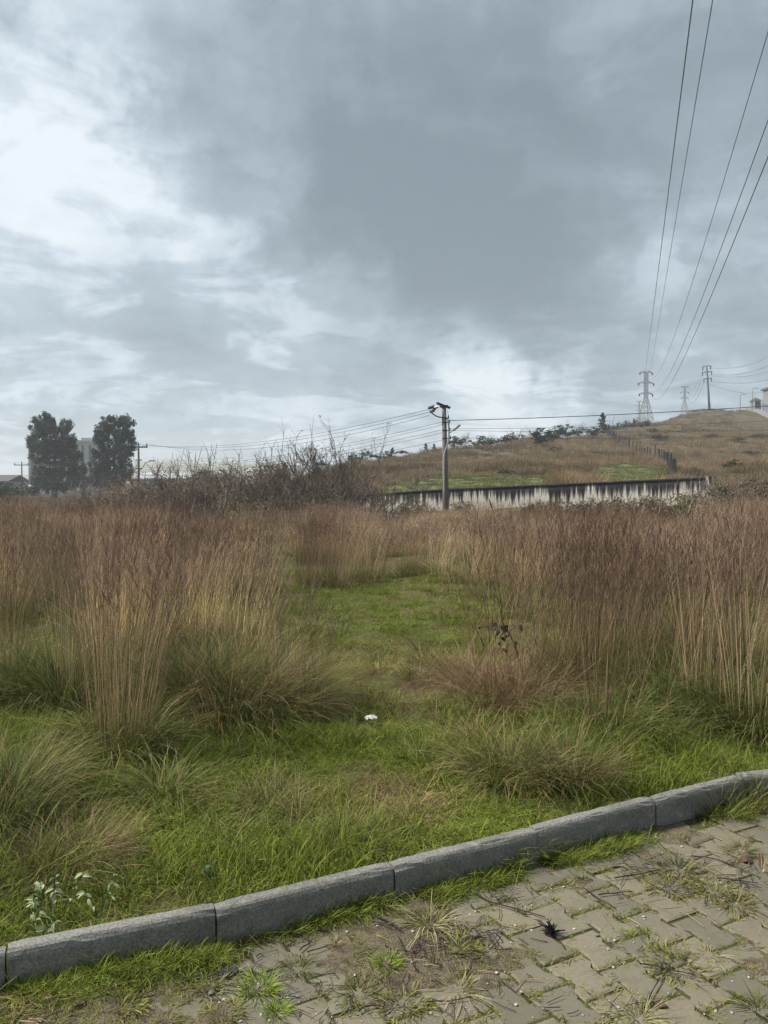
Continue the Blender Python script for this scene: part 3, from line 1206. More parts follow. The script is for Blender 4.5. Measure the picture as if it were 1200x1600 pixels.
def wire(name, pts, r, label, group, cat='cable', n=24):
    """hanging wire through three points (first, low middle, last)"""
    a, m_, b = [Vector(p) for p in pts]
    q = []
    for i in range(n + 1):
        t = i / n
        w0, w1, w2 = (1 - t) * (1 - 2 * t), 4 * t * (1 - t), t * (2 * t - 1)
        q.append(a * w0 + m_ * w1 + b * w2)
    mb = MB()
    mb.tube([p - a for p in q], r, 5)
    o = mb.build(name, m_line, None, True, a)
    return tag(o, label, cat, group)


G1 = 'wires between the lamp pole and the poles to its left'
ord_ = ['topmost', 'second', 'third', 'fourth', 'fifth', 'sixth', 'seventh', 'eighth']
ends_top = [((670, 639.5), (-13.5, 693)), ((674, 643), (0, 693)), ((671, 649), (13.5, 693))]
for i, ((px, py), (ox, oy)) in enumerate(ends_top):
    a = P(px, py, D0 + (-.3, 0, .3)[i])
    b = P(217 + ox, oy + .6, 95)
    m_ = (a + b) / 2 - Vector((0, 0, (1.25, 1.35, 1.5)[i]))
    wire('overhead_wire', [a, m_, b], 0.015, ord_[i] + ' wire down from the lamp pole leftwards to the next pole', G1)
    c = P(34.5 + ox * .8, 722, 152)
    wire('overhead_wire', [b, (b + c) / 2 - Vector((0, 0, 1.4 + .2 * i)), c], 0.017, ord_[i] + ' wire crossing the two tall trees between the left poles', G1)
for i, (py, by) in enumerate(((659.5, 727), (664, 729.5), (671.5, 734), (676.5, 736.5), (688, 741))):
    a = P(690, py, D0)
    b = P(217, by, 95)
    wire('overhead_wire', [a, (a + b) / 2 - Vector((0, 0, 1.0)), b], 0.013, ord_[i + 3] + ' wire counted down the lamp pole, running left to the next pole', G1)
    c = P(34.5, 741 + 4 * i, 152)
    wire('overhead_wire', [b, (b + c) / 2 - Vector((0, 0, 0.9)), c], 0.015, ord_[i + 3] + ' wire crossing low before the tall trees between left poles', G1)
G2 = 'wires running right from the lamp pole'
for i, (py, e, r) in enumerate(((657.0, (1200, 630.5), .026), (670.0, (1200, 654), .012), (672.5, (1200, 668), .011), (684, (1200, 677), .009))):
    a = P(703, py, D0)
    b = P(1200, e[1], D0 - 1)
    far = a + (b - a) * 2.1
    m_ = (a + far) / 2 - Vector((0, 0, 0.15))
    far.z += 0.8
    wire('overhead_wire', [a, m_, far], r, ('thick uppermost', 'second', 'third', 'lowest thin')[i] + ' wire running right from the lamp pole over the hill', G2)

# ---- lattice towers
def lattice(name, base, H, label):
    o = empty(name, base, label, 'pylon', 'lattice pylons on the hill', 0.15)
    wb, wt_ = 0.115 * H, 0.026 * H          # half widths
    zk = 0.50 * H

    def half(z):
        return wb + (wt_ - wb) * min(z / zk, 1.0)
    R = H / 30 * 0.16
    for sx_ in (-1, 1):
        for sy_ in (-1, 1):
            mb = MB()
            zs = [-0.05 * H, zk, H * 0.985]
            mb.tube([(sx_ * half(z), sy_ * half(z), z) for z in zs], R, 4)
            mb.build('leg', m_galv, o)
    mb = MB()
    levels = [0.0, .13, .24, .34, .42, .50, .565, .63, .695, .76, .825, .89, .955]
    for l0, l1 in zip(levels[:-1], levels[1:]):
        z0, z1 = l0 * H, l1 * H
        a, b = half(z0), half(z1)
        for (x0, y0, x1, y1) in ((-1, -1, 1, -1), (1, -1, 1, 1), (1, 1, -1, 1), (-1, 1, -1, -1)):
            mb.tube([(x0 * a, y0 * a, z0), (x1 * b, y1 * b, z1)], R * .55, 3, None, False)
            mb.tube([(x1 * a, y1 * a, z0), (x0 * b, y0 * b, z1)], R * .55, 3, None, False)
            mb.tube([(x0 * b, y0 * b, z1), (x1 * b, y1 * b, z1)], R * .55, 3, None, False)
    mb.build('bracing', m_galv, o)
    for z, ln in ((0.955, .118), (.765, .143), (.57, .125)):
        zc, L = z * H, ln * H
        mb = MB()
        for s in (-1, 1):
            for y_ in (-wt_, wt_):
                mb.tube([(s * wt_, y_, zc), (s * L, 0, zc)], R * .7, 4)
                mb.tube([(s * wt_, y_, zc + .035 * H), (s * L, 0, zc)], R * .7, 4)
            mb.tube([(s * (wt_ + L) / 2, -wt_ / 2, zc), (s * (wt_ + L) / 2, 0, zc + .016 * H)], R * .5, 3)
        ar = mb.build('crossarm', m_galv, o)
        for s in (-1, 1):
            mb = MB()
            mb.tube([(s * L, 0, zc), (s * L, 0, zc - .045 * H)], 0.012 * H, 6, 0.014 * H)
            mb.build('insulator_string', m_dark, ar)
    return o


T1D = 467.0
T1 = P(1009, 657, T1D)
T1.z = min(T1.z, zf(T1.x, T1.y) + 0.2)
T1H = P(1009, 578, T1D).z - T1.z
lattice('lattice_pylon', T1, T1H, 'tallest steel lattice pylon, carrying the overhead lines')
T3 = P(998.5, 660, 800)
lattice('lattice_pylon', T3, P(998.5, 625.5, 800).z - T3.z, 'small lattice pylon half hidden behind the tallest one')
T2 = P(1069.5, 648, 660)
lattice('lattice_pylon', T2, P(1069.5, 602, 660).z - T2.z, 'lattice pylon standing alone beyond the brow, left of the single mast')

# ---- single-shaft mast
MD = 350.0
mbase = ground_at(1107.5, MD)
mt = P(1104.3, 570.5, MD)
mast = empty('power_mast', mbase, 'slim single-shaft power mast with three crossarms on the hilltop', 'pylon')
tv = mt - mbase
mb = MB()
mb.tube([(0, 0, -1), (tv.x, 0, tv.z)], 0.62, 8, 0.30)
mb.build('shaft', m_galv, mast, True)
for (py, l, r) in ((572, 7.2, 7.0), (581, 8.3, 8.0), (591.3, 6.8, 6.8)):
    z = P(1105, py, MD).z - mbase.z
    xc = tv.x * z / tv.z
    s = MD / F_PX
    mb = MB()
    mb.tube([(xc - l * s, 0, z - 0.25), (xc, 0, z), (xc + r * s, 0, z + 0.15)], 0.22, 5)
    ar = mb.build('crossarm', m_galv, mast)
    for x, zz_ in ((xc - l * s + .3, z - .3), (xc + r * s - .3, z + .1)):
        mb = MB()
        mb.tube([(x, 0, zz_), (x, 0, zz_ - 1.5)], 0.14, 6, 0.26)
        mb.build('insulator_string', m_dark, ar)

# ---- overhead high-voltage lines
G3 = 'high voltage lines overhead'


def hv(label, far_px, far_py, far_d, mid, nearp, dn, r):
    a = P(*far_px_py(far_px, far_py), far_d)
    u_n, w_n = ray(*nearp)
    n = Vector((u_n * dn, dn, CAM_H + w_n * dn))
    um, wm = ray(*mid)
    # plan line a-n, meet the column of the middle sample
    k = (a.x - n.x) / (a.y - n.y)
    d_m = (n.x - k * n.y) / (um - k)
    pm_ = Vector((um * d_m, d_m, CAM_H + wm * d_m))
    ys = [n.y, pm_.y, a.y]
    zs = [n.z, pm_.z, a.z]
    cf = np.polyfit(ys, zs, 2)
    pts = []
    for t in np.linspace(0, 1, 60):
        y = -25 + (a.y + 25) * t ** 1.6
        pts.append(Vector((n.x + k * (y - n.y), y, float(np.polyval(cf, y)))))
    mb = MB()
    b0 = pts[0].copy()
    mb.tube([p - b0 for p in pts], r, 5, r * 1.25)
    return tag(mb.build('overhead_line', m_line, None, True, b0), label, 'cable', G3)


def far_px_py(x, y):
    return (x, y)


hv('leftmost and thickest high voltage line crossing the top edge', 1008.3, 579, T1D, (1043.0, 310), (1082.5, 0), 58, 0.050)
hv('second high voltage line from the left, crossing the top edge', 1016.5, 581, T1D, (1061.5, 310), (1113.5, 0), 60, 0.038)
hv('third high voltage line from the left, leaving at the right edge highest', 1019, 590, T1D, (1096, 396), (1200, 50), 60, 0.034)
hv('fourth high voltage line from the left, steep at the right edge', 1021, 606, T1D, (1103, 450), (1200, 188), 60, 0.036)
hv('rightmost and lowest high voltage line over the hill', 1019, 621, T1D, (1114, 456), (1200, 245), 60, 0.040)
G4 = 'faint lines from the hilltop mast'
for i, (px0, py0, mid_, end) in enumerate(((1111, 575, (1155, 573.5), (1200, 558)), (1113, 585.5, (1155, 584.5), (1200, 571.5)), (1112, 595.5, (1155, 599), (1200, 593)),
                                            (1098, 585.5, (1150, 589), (1200, 580.5)), (1099, 596.5, (1152, 612.5), (1200, 610)))):
    a = P(px0, py0, MD)
    b = P(end[0], end[1], 250)
    mm = P(mid_[0], mid_[1], 300)
    mb = MB()
    q = []
    for t in np.linspace(0, 1.5, 24):
        q.append(a * ((1 - t) * (1 - 2 * t)) + mm * (4 * t * (1 - t)) + b * (t * (2 * t - 1)))
    mb.tube([p - a for p in q], 0.05, 4)
    tag(mb.build('mast_line', m_line, None, True, a), ord_[i] + ' faint line running right from the hilltop mast', 'cable', G4)
for i, (p0, p1) in enumerate((((1098.5, 577), (1074, 603.5)), ((1097.5, 588), (1076, 613.5)), ((1099, 599), (1075, 623)))):
    a, b = P(*p0, MD), P(*p1, 660)
    mm = a.lerp(b, 0.5) - Vector((0, 0, 6))
    wire('mast_line', [a, mm, b], 0.06, ('upper', 'middle', 'lower')[i] + ' line sagging from the hilltop mast left to the lone pylon', G4)

# ================================================================== buildings
m_white = simple_mat('white_render', (0.50, 0.50, 0.49), (0.40, 0.40, 0.39), 0.5, 0.85)
m_grey_panel = simple_mat('grey_panel', (0.22, 0.225, 0.23), (0.17, 0.175, 0.18), 0.5, 0.8)
m_roofgrey = simple_mat('pale_metal_roof', (0.42, 0.44, 0.46), (0.33, 0.35, 0.37), 0.3, 0.55, 0.4)
m_glass = simple_mat('dark_window_glass', (0.03, 0.035, 0.045), None, 1, 0.15, 0.5)
m_redroof = simple_mat('dark_hut_roof', (0.09, 0.085, 0.085), (0.055, 0.052, 0.052), 2, 0.8)
m_lowwall = simple_mat('pale_low_wall', (0.48, 0.46, 0.42), (0.30, 0.29, 0.26), 1.2, 0.9)


def px_box(mb, x0, x1, ytop, ybot, d, depth):
    a, b = P(x0, ytop, d), P(x1, ybot, d)
    return a, b


# tall pale block behind the trees
bd = 270.0
a, b = P(44, 691, bd), P(147, 775, bd)
zb = zf((a.x + b.x) / 2, bd) - 1
blk = empty('factory_block', ((a.x + b.x) / 2, bd, zb), 'tall pale factory block between and behind the two trees', 'building')
Wd_, Ht = b.x - a.x, a.z - zb
mb = MB()
mb.box((0, 8, Ht / 2), (Wd_, 16, Ht))
mb.build('wall', m_white, blk)
mb = MB()
mb.box((0, 8, Ht + 0.35), (Wd_ + .8, 16.8, 0.7))
mb.build('cornice', m_white, blk)
for i in range(9):
    mb = MB()
    x = -Wd_ / 2 + Wd_ * (i + 0.5) / 9
    mb.box((x, -0.06, Ht * 0.52), (0.9, 0.14, Ht * 0.86))
    mb.build('wall_strip', m_grey_panel, blk)
mb = MB()
mb.box((Wd_ * .36, 6, Ht + 1.2), (4.5, 6, 1.2))
mb.build('roof_plant', m_roofgrey, blk)


def shed(px0, px1, py_eave, py_ridge, d, label, depth=18, arch=False, mats=None):
    wm, rm = mats or (m_white, m_roofgrey)
    a, b = P(px0, py_eave, d), P(px1, py_eave, d)
    zb = zf((a.x + b.x) / 2, d) - 0.6
    o = empty('shed', ((a.x + b.x) / 2, d, zb), label, 'shed')
    w = (b.x - a.x) / 2
    h = a.z - zb
    hr = P(px0, py_ridge, d).z - zb
    mb = MB()
    mb.box((0, depth / 2, h / 2), (2 * w, depth, h))
    mb.build('wall', wm, o)
    mb = MB()
    if arch:
        n = 10
        vs = []
        for k in range(n + 1):
            an = math.pi * k / n
            for y in (-.3, depth + .3):
                for t in (0, .25):
                    vs.append((-math.cos(an) * (w + .3 - t), y, h + math.sin(an) * (hr - h - t)))
        fs = []
        for k in range(n):
            c = k * 4
            fs += [(c, c + 4, c + 6, c + 2), (c + 1, c + 3, c + 7, c + 5), (c, c + 1, c + 5, c + 4), (c + 2, c + 6, c + 7, c + 3)]
        mb.add(vs, fs)
    else:
        e = 0.5
        t = 0.18
        vs = []
        for x in (-w - e, w + e):
            for (y, z) in ((-e, h - .1), (depth / 2, hr), (depth + e, h - .1)):
                vs += [(x, y, z), (x, y, z + t)]
        fs = [(0, 6, 8, 2), (1, 3, 9, 7), (2, 8, 10, 4), (3, 5, 11, 9), (0, 1, 7, 6), (4, 10, 11, 5), (0, 2, 3, 1), (2, 4, 5, 3), (6, 7, 9, 8), (8, 9, 11, 10)]
        mb.add(vs, fs)
    mb.build('roof', rm, o)
    for i in range(3):
        x = -w * .6 + i * w * .6
        mb = MB()
        mb.box((x, -.04, h * .55), (w * .22, .1, h * .3))
        mb.build('window', m_glass, o)
    return o


shed(37, 82, 760, 756, 230, 'white shed under the left tall tree', 14)
shed(208, 292, 748, 737.5, 300, 'long pale shed with grey roof right of the tall trees', 30)
shed(307, 336, 742, 735, 320, 'small arched pale roof showing above the brown thicket', 20, True)
shed(-30, 12, 752, 742, 260, 'dull roof at the extreme left edge of the view', 16, False, (m_grey_panel, m_redroof))

# low pale retaining wall on the left
a, b = ground_at(0, 88), ground_at(92, 96)
lw = empty('low_wall', a, 'low broken pale wall at the left behind the dry grass', 'wall')
seg = 5
for i in range(seg):
    p, q = a.lerp(b, i / seg), a.lerp(b, (i + 1) / seg)
    mb = MB()
    L = (q - p).length
    h_ = (1.1, 1.0, 0.75, 1.25, 1.3)[i]
    zc = zf((p.x + q.x) / 2, (p.y + q.y) / 2) - a.z
    mb.box(((p.x + q.x) / 2 - a.x, (p.y + q.y) / 2 - a.y, zc + h_ / 2 - .2), (L - .06, 0.3, h_ + .4), math.atan2(q.y - p.y, q.x - p.x))
    mb.build('wall_panel', m_lowwall, lw)

# gatehouse and its neighbours at the right edge of the hilltop
gd = 318.0
g0 = P(1184, 636, gd)
gs = gd / F_PX
hut = empty('gate_hut', g0, 'small gate hut with dark roof beside the hilltop road', 'hut')
mb = MB()
mb.box((0, 2, 0.2), (9 * gs, 4, 2.6 + 2.4))
mb.build('wall', m_grey_panel, hut)
mb = MB()
mb.add([(-6.5 * gs, -.6, 2.65), (6.5 * gs, -.6, 2.65), (6.5 * gs, 4.6, 2.65), (-6.5 * gs, 4.6, 2.65), (-1.5 * gs, 2, 4.0), (1.5 * gs, 2, 4.0)],
       [(3, 2, 1, 0), (0, 1, 5, 4), (2, 3, 4, 5), (1, 2, 5), (3, 0, 4)])
mb.build('roof', m_redroof, hut)
for x in (-2.6, 0.4, 3.0):
    mb = MB()
    mb.box((x * gs, -.05, 1.5), (1.6 * gs, .12, 1.4))
    mb.build('window', m_glass, hut)
for x in (-6.0, 6.0):
    mb = MB()
    mb.tube([(x * gs, -.4, -2), (x * gs, -.4, 2.65)], 0.13, 6)
    mb.build('porch_post', m_white, hut)
g1 = P(1211, 640, gd + 12)
hb = empty('hilltop_house', g1, 'pale house with overhanging roof cut off by the right edge', 'house')
mb = MB()
mb.box((1.5, 5, 2.5), (14 * gs, 10, 14))
mb.build('wall', m_grey_panel, hb)
mb = MB()
mb.box((1.5, 5, 9.9), (20 * gs, 12.5, 0.8), 0, .86)
mb.build('roof', m_redroof, hb)
for z in (2.4, 6.4):
    for x in (-.9, 1.2):
        mb = MB()
        mb.box((x, -.05, z), (1.2, .12, 1.7))
        mb.build('window', m_glass, hb)


def lamp_post(px, py_top, py_base, d, side, label):
    b = P(px, py_base, d)
    b.z = min(b.z, zf(b.x, b.y))
    H = P(px, py_top, d).z - b.z
    o = empty('street_lamp', b, label, 'street lamp', 'lamps along the hilltop road')
    mb = MB()
    mb.tube([(0, 0, -.5), (0, 0, H - .6), (side * .35, 0, H - .08), (side * 1.6, 0, H)], 0.13, 6, .09)
    mb.build('column', m_galv, o, True)
    mb = MB()
    mb.box((side * 1.9, 0, H), (1.0, .35, .2))
    mb.build('lamp_head', m_lamp, o)


lamp_post(1156.5, 616, 637, 330, 1, 'shorter street lamp at the start of the hilltop road')
lamp_post(1175.5, 606.5, 636, 315, 1, 'taller street lamp beside the gate hut')
# guard rail of the hilltop road
ga, gb = P(1176, 634, 322), P(1210, 640, 318)
gr = empty('road_railing', ga, 'dark railing in front of the hilltop house', 'railing')
for i in range(9):
    p = ga.lerp(gb, i / 8) - ga
    mb = MB()
    mb.tube([p + Vector((0, 0, -1.5)), p + Vector((0, 0, 1.5))], 0.09, 5)
    mb.build('rail_post', m_dark, gr)
for h in (0.6, 1.4):
    mb = MB()
    mb.tube([Vector((0, 0, h)), gb - ga + Vector((0, 0, h))], 0.07, 5)
    mb.build('rail', m_dark, gr)


# ================================================================== trees and shrubs
def leaf_mat(name, c1, c2, c3=None, amt=0.0, transl=0.25):
    m, nt, out = new_mat(name)
    r = nattr(nt, 'r')
    col = nmix(nt, r, c1, c2)
    if c3:
        wr = N(nt, 'ShaderNodeTexWhiteNoise', noise_dimensions='1D')
        nt.links.new(r, wr.inputs['W'])
        col = nmix(nt, nmath(nt, 'LESS_THAN', wr.outputs['Value'], amt), col, c3)
    oi = N(nt, 'ShaderNodeObjectInfo')
    col = nmix(nt, 1.0, col, nramp(nt, oi.outputs['Random'], [(0.0, (0.8, 0.82, 0.85)), (1.0, (1.2, 1.17, 1.1))]), 'MULTIPLY')
    leaf_shader(nt, out, col, transl)
    return m


m_bark = simple_mat('grey_brown_bark', (0.09, 0.075, 0.06), (0.05, 0.042, 0.035), 6, 0.9)
m_twig = simple_mat('dark_bare_twigs', (0.185, 0.145, 0.12), (0.11, 0.086, 0.072), 5, 0.9)
m_twig_b = simple_mat('reddish_brown_brush', (0.20, 0.145, 0.12), (0.11, 0.08, 0.07), 5, 0.9)
m_euc = leaf_mat('eucalyptus_leaves', (0.026, 0.044, 0.034), (0.078, 0.108, 0.078))
m_con = leaf_mat('dark_evergreen_needles', (0.022, 0.040, 0.020), (0.050, 0.075, 0.034))
m_bram = leaf_mat('bramble_leaves', (0.05, 0.068, 0.028), (0.12, 0.13, 0.058), (0.20, 0.13, 0.085), 0.2)
m_brush = leaf_mat('dry_brush_leaves', (0.17, 0.135, 0.105), (0.27, 0.215, 0.165), (0.13, 0.13, 0.075), 0.3)
m_scrub = leaf_mat('slope_scrub_leaves', (0.055, 0.05, 0.038), (0.12, 0.10, 0.07), (0.07, 0.085, 0.04), 0.35)
m_darkb = leaf_mat('dark_bush_leaves', (0.06, 0.065, 0.042), (0.135, 0.13, 0.08), (0.20, 0.155, 0.11), 0.3)


def leaf_cloud(centers, radii, n_each, size, rng, aspect=0.5, up=0.0):
    V, R = [], []
    for c, rd, n in zip(centers, radii, n_each):
        d = rng.normal(0, 1, (n, 3))
        d /= np.linalg.norm(d, axis=1, keepdims=True)
        rr_ = rng.random(n) ** 0.55
        p = np.asarray(c) + d * rr_[:, None] * np.asarray(rd)
        a = rng.normal(0, 1, (n, 3))
        a[:, 2] += up
        a /= np.linalg.norm(a, axis=1, keepdims=True)
        b = np.cross(a, rng.normal(0, 1, (n, 3)))
        b /= np.linalg.norm(b, axis=1, keepdims=True)
        s = size * rng.uniform(0.6, 1.35, n)
        a, b = a * s[:, None], b * s[:, None] * aspect
        V.append(np.stack([p - a, p + b * .9 - a * .1, p + a, p - b * .9 - a * .1], 1).reshape(-1, 3))
        R.append(np.repeat(rng.random(n), 4))
    V = np.concatenate(V)
    R = np.concatenate(R)
    k = len(V) // 4
    F = np.arange(k * 4).reshape(k, 4)
    return V, F, R


def cloud_mesh(name, cl, mat):
    V, F, R = cl
    return np_mesh(name, V, [F], mat, {'r': R})


def branches(mb, p, d, L, r, depth, rng, spread_=0.6, kids=(3, 5), up=0.15, wob=0.18):
    """one limb and what grows from it"""
    pts = [p]
    q, dd = p.copy(), d.normalized()
    n = 3
    for i in range(n):
        dd = (dd + Vector(rng.normal(0, wob, 3)) + Vector((0, 0, up * .4))).normalized()
        q = q + dd * (L / n)
        pts.append(q.copy())
    mb.tube(pts, r, 4 if r > 0.02 else 3, r * 0.55, False)
    ends = [q.copy()]
    if depth > 0:
        for _ in range(rng.integers(kids[0], kids[1] + 1)):
            f = rng.uniform(0.3, 1.0)
            i = min(int(f * n), n - 1)
            b = pts[i].lerp(pts[i + 1], f * n - i)
            nd = (dd + Vector(rng.normal(0, spread_, 3)) + Vector((0, 0, up))).normalized()
            ends += branches(mb, b, nd, L * rng.uniform(0.45, 0.7), r * 0.6, depth - 1, rng, spread_, kids, up, wob)
    return ends


# ---- two tall trees on the left
def tall_tree(px, d, label, lobes, seed, trunk_px):
    """lobes: (px, py, half width px, half height px)"""
    rng = np.random.default_rng(seed)
    base = ground_at(px, d)
    o = empty('tall_tree', base, label, 'tree', 'tall trees left of the field')
    s = d / F_PX
    cs, rs, ns = [], [], []
    mb = MB()
    for tx in trunk_px:
        bx_ = gx(tx, d) - base.x
        pts = [Vector((bx_, 0, -0.5)), Vector((bx_ * 1.02 + rng.normal(0, .2), 0, 4)), Vector((bx_ * 0.9 + rng.normal(0, .4), .3, 9)), Vector((bx_ * .8 + rng.normal(0, .5), 0, 14))]
        mb.tube(pts, 0.42, 7, 0.12)
    for (lx, ly, hw, hh_) in lobes:
        c = P(lx, ly, d) - base
        nn = int(hw * hh_ / 8.5) + 5
        for _ in range(nn):
            v_ = rng.normal(0, 1, 3)
            v_ /= np.linalg.norm(v_)
            v_ *= rng.random() ** 0.42
            cc = (c.x + v_[0] * hw * s, c.y + v_[1] * hw * s * .8, c.z + v_[2] * hh_ * s)
            cs.append(cc)
            k = rng.uniform(0.65, 1.25)
            rs.append((k * 0.70, k * 0.70, k * 0.85))
            ns.append(int(62 * k))
        st = Vector((gx(trunk_px[0], d) - base.x, 0, max(2.5, c.z - hh_ * s * 1.2)))
        mb.tube([st, (st + c) / 2 + Vector((0, 0, .6)), c], 0.16, 5, 0.05)
    mb.build('trunk', m_bark, o)
    link('crown', cloud_mesh('crown', leaf_cloud(cs, rs, ns, 0.24, rng, .5, -.4), m_euc), o)


tall_tree(84, 182, 'left of the two tall dark trees, with a double top', [
    (74, 655, 11, 13), (60, 668, 14, 20), (83, 672, 16, 20), (103, 668, 11, 14), (106, 690, 14, 22), (64, 700, 20, 24), (88, 705, 20, 26), (112, 716, 17, 20),
    (70, 735, 20, 18), (100, 740, 22, 18), (122, 740, 16, 16), (128, 752, 14, 10), (80, 757, 18, 11), (50, 690, 8, 16), (60, 752, 14, 12), (104, 760, 18, 9)], 3, (82, 88))
tall_tree(180, 178, 'right of the two tall dark trees, beside the line pole', [
    (172, 662, 16, 15), (196, 662, 13, 12), (160, 678, 14, 18), (182, 685, 20, 22), (200, 680, 10, 18), (160, 705, 17, 22), (182, 715, 20, 24), (198, 712, 11, 16),
    (155, 735, 17, 20), (180, 742, 22, 18), (198, 735, 12, 16), (150, 752, 14, 10), (207, 695, 6, 12), (175, 757, 18, 8)], 4, (178, 184))


# ---- shrub prototypes (mesh data shared by copies)
def shrub_parts(seed, H, R, n_leaf, leaf, mat_l, mat_t, stems=7, depth=2, clump=0.35, name_l='foliage', kids=(3, 5), spread_=0.6, up=0.15, lean=0.45, r0=0.03, shape='round'):
    rng = np.random.default_rng(seed)
    mb = MB()
    ends = []
    for i in range(stems):
        an = 2 * math.pi * i / stems + rng.normal(0, .4)
        b = Vector((math.cos(an) * R * .15, math.sin(an) * R * .15, -0.1))
        d = Vector((math.cos(an) * lean * rng.uniform(.3, 1.2), math.sin(an) * lean * rng.uniform(.3, 1.2), 1))
        ends += branches(mb, b, d, H * rng.uniform(.5, .8), r0, depth, rng, spread_, kids, up)
    tm = mb.mesh('branches', mat_t)
    if shape == 'ends':
        sel = [ends[i] for i in rng.integers(0, len(ends), n_leaf // 4)]
        return tm, cloud_mesh(name_l, leaf_cloud([tuple(e) for e in sel], [(.09, .09, .09)] * len(sel), [4] * len(sel), leaf, rng), mat_l)
    cs, rs, ns = [], [], []
    if shape == 'cone':
        m_ = 26
        for i in range(m_):
            z = H * (0.12 + 0.85 * i / m_)
            w = R * (1.05 - i / m_) * rng.uniform(.6, 1.1)
            an = rng.random() * 6.28
            cs.append((math.cos(an) * w * .55, math.sin(an) * w * .55, z))
            rs.append((w * .55 + .08, w * .55 + .08, H * .07))
            ns.append(max(6, n_leaf // m_))
    elif shape == 'umbrella':
        m_ = 18
        for i in range(m_):
            an, rr_ = rng.random() * 6.28, R * math.sqrt(rng.random())
            cs.append((math.cos(an) * rr_ * .8, math.sin(an) * rr_ * .8, H * (.72 + .16 * math.cos(rr_ / R * 1.5))))
            rs.append((clump, clump, clump * .7))
            ns.append(n_leaf // m_)
    else:
        m_ = max(14, min(70, n_leaf // 25))
        for i in range(m_):
            v_ = rng.normal(0, 1, 3)
            v_ /= np.linalg.norm(v_)
            v_ *= rng.random() ** .4
            cs.append((v_[0] * R * .85, v_[1] * R * .85, H * .5 + v_[2] * H * .45 * (1 - .25 * abs(v_[0]))))
            k = rng.uniform(.6, 1.3) * clump
            rs.append((k, k, k * .8))
            ns.append(n_leaf // m_)
    return tm, cloud_mesh(name_l, leaf_cloud(cs, rs, ns, leaf, rng), mat_l)


def plant(name, parts, loc, label, cat, group=None, rz=None, scale=1.0, names=('branches', 'foliage')):
    o = empty(name, loc, label, cat, group, random.random() * 6.28 if rz is None else rz, scale)
    for n_, p in zip(names, parts):
        if p is not None:
            link(n_, p, o)
    return o


# ridge bushes
RB = [shrub_parts(11, 3.0, 1.5, 700, 0.16, m_con, m_bark, 5, 1, .5),
      shrub_parts(12, 3.0, 1.2, 620, 0.15, m_con, m_bark, 3, 1, .4, shape='cone'),
      shrub_parts(13, 3.0, 1.6, 520, 0.15, m_con, m_bark, 2, 1, .5, shape='umbrella'),
      shrub_parts(14, 3.0, 1.4, 260, 0.14, m_con, m_twig, 6, 2, .3)]
GR = 'bushes along the ridge of the brown hill'
ridge = [
    # px, base py, height px, width factor, kind, label
    (417, 737, 31, 1.5, 0, 'dark bushy evergreen behind the leftmost bare shrubs'),
    (445, 735, 28, .7, 1, 'narrow dark conifer left of centre on the far slope'),
    (495, 723, 17, .8, 1, 'small pointed conifer among the bare twigs'),
    (504, 722, 14, .9, 2, 'small round tree right of the pointed conifer among twigs'),
    (556, 722, 16, 1.0, 0, 'low dark bush at the left foot of the brown ridge'),
    (573, 721, 26, .7, 3, 'tall ragged tree at the left end of the brown ridge'),
    (586, 717, 12, 1.0, 2, 'tiny umbrella-shaped tree next to the tall ragged tree'),
    (600, 716, 17, .9, 0, 'round dark tree left of three on the ridge near centre'),
    (613, 714, 18, .9, 1, 'middle tree of three on the ridge near centre'),
    (628, 711, 12, 1.1, 2, 'flat-topped tree right of three on the ridge near centre'),
    (665, 706, 15, .8, 1, 'small conifer just left of the lamp pole'),
    (678, 704, 13, .8, 1, 'small conifer touching the left side of the lamp pole'),
    (712, 702, 15, 1.3, 0, 'bush on the ridge just right of the lamp pole'),
    (726, 701, 18, 1.0, 3, 'taller ragged bush right of the lamp pole under the lamp'),
    (741, 700, 14, 1.1, 3, 'thin bush between two taller bushes on the ridge'),
    (755, 699, 19, 1.4, 0, 'widest dark bush on the ridge right of the lamp'),
    (772, 698, 15, 1.0, 3, 'ragged bush right of the widest dark one'),
    (786, 697, 13, 1.0, 0, 'low bush left of the open gap on the ridge'),
    (798, 696, 14, 1.1, 0, 'dark bush in the middle of the ridge gap'),
    (811, 694, 17, .9, 3, 'sparse small tree before the ridge steepens'),
    (836, 688, 14, 1.0, 3, 'bush at the bend where the ridge steepens'),
    (852, 700, 24, 1.2, 0, 'large round dark bush on the slope below the ridge'),
    (881, 690, 20, 1.7, 0, 'broad low dark bush on the ridge right of the round one'),
    (904, 686, 20, .9, 3, 'dark bush with a thin stem above the broad low bush'),
    (923, 685, 14, 1.3, 0, 'green bush left of the fence top'),
    (941, 680, 26, .8, 1, 'conifer at the top end of the post fence'),
    (868, 709, 10, 1.6, 3, 'low scrub patch beneath the large round bush'),
]
for px, py, hp, wf, kind, lab in ridge:
    p = hit(px, py, 64, 330)
    if p.y > 320:
        p = ground_at(px, 175)
    H = hp * p.y / F_PX
    s = H / 3.0
    plant('ridge_bush', RB[kind], (p.x, p.y, p.z + .3), lab, 'tree' if kind == 1 else 'bush', GR, None, (s * wf * 1.75, s * wf * 1.75, s * 1.3))
# dark hedge of young trees by the tall pylon
for i in range(16):
    px = 946 + i * 4.4
    p = ground_at(px, 250 + (i % 3) * 5)
    s = random.uniform(.6, 1.0)
    plant('hedge_tree', RB[(0, 1, 3)[i % 3]], (p.x, p.y, p.z - .2), 'one of the dark young trees in the row at the tall pylon\'s foot', 'tree', 'row of young trees at the tall pylon', None, (s * 1.1, s * 1.1, s))
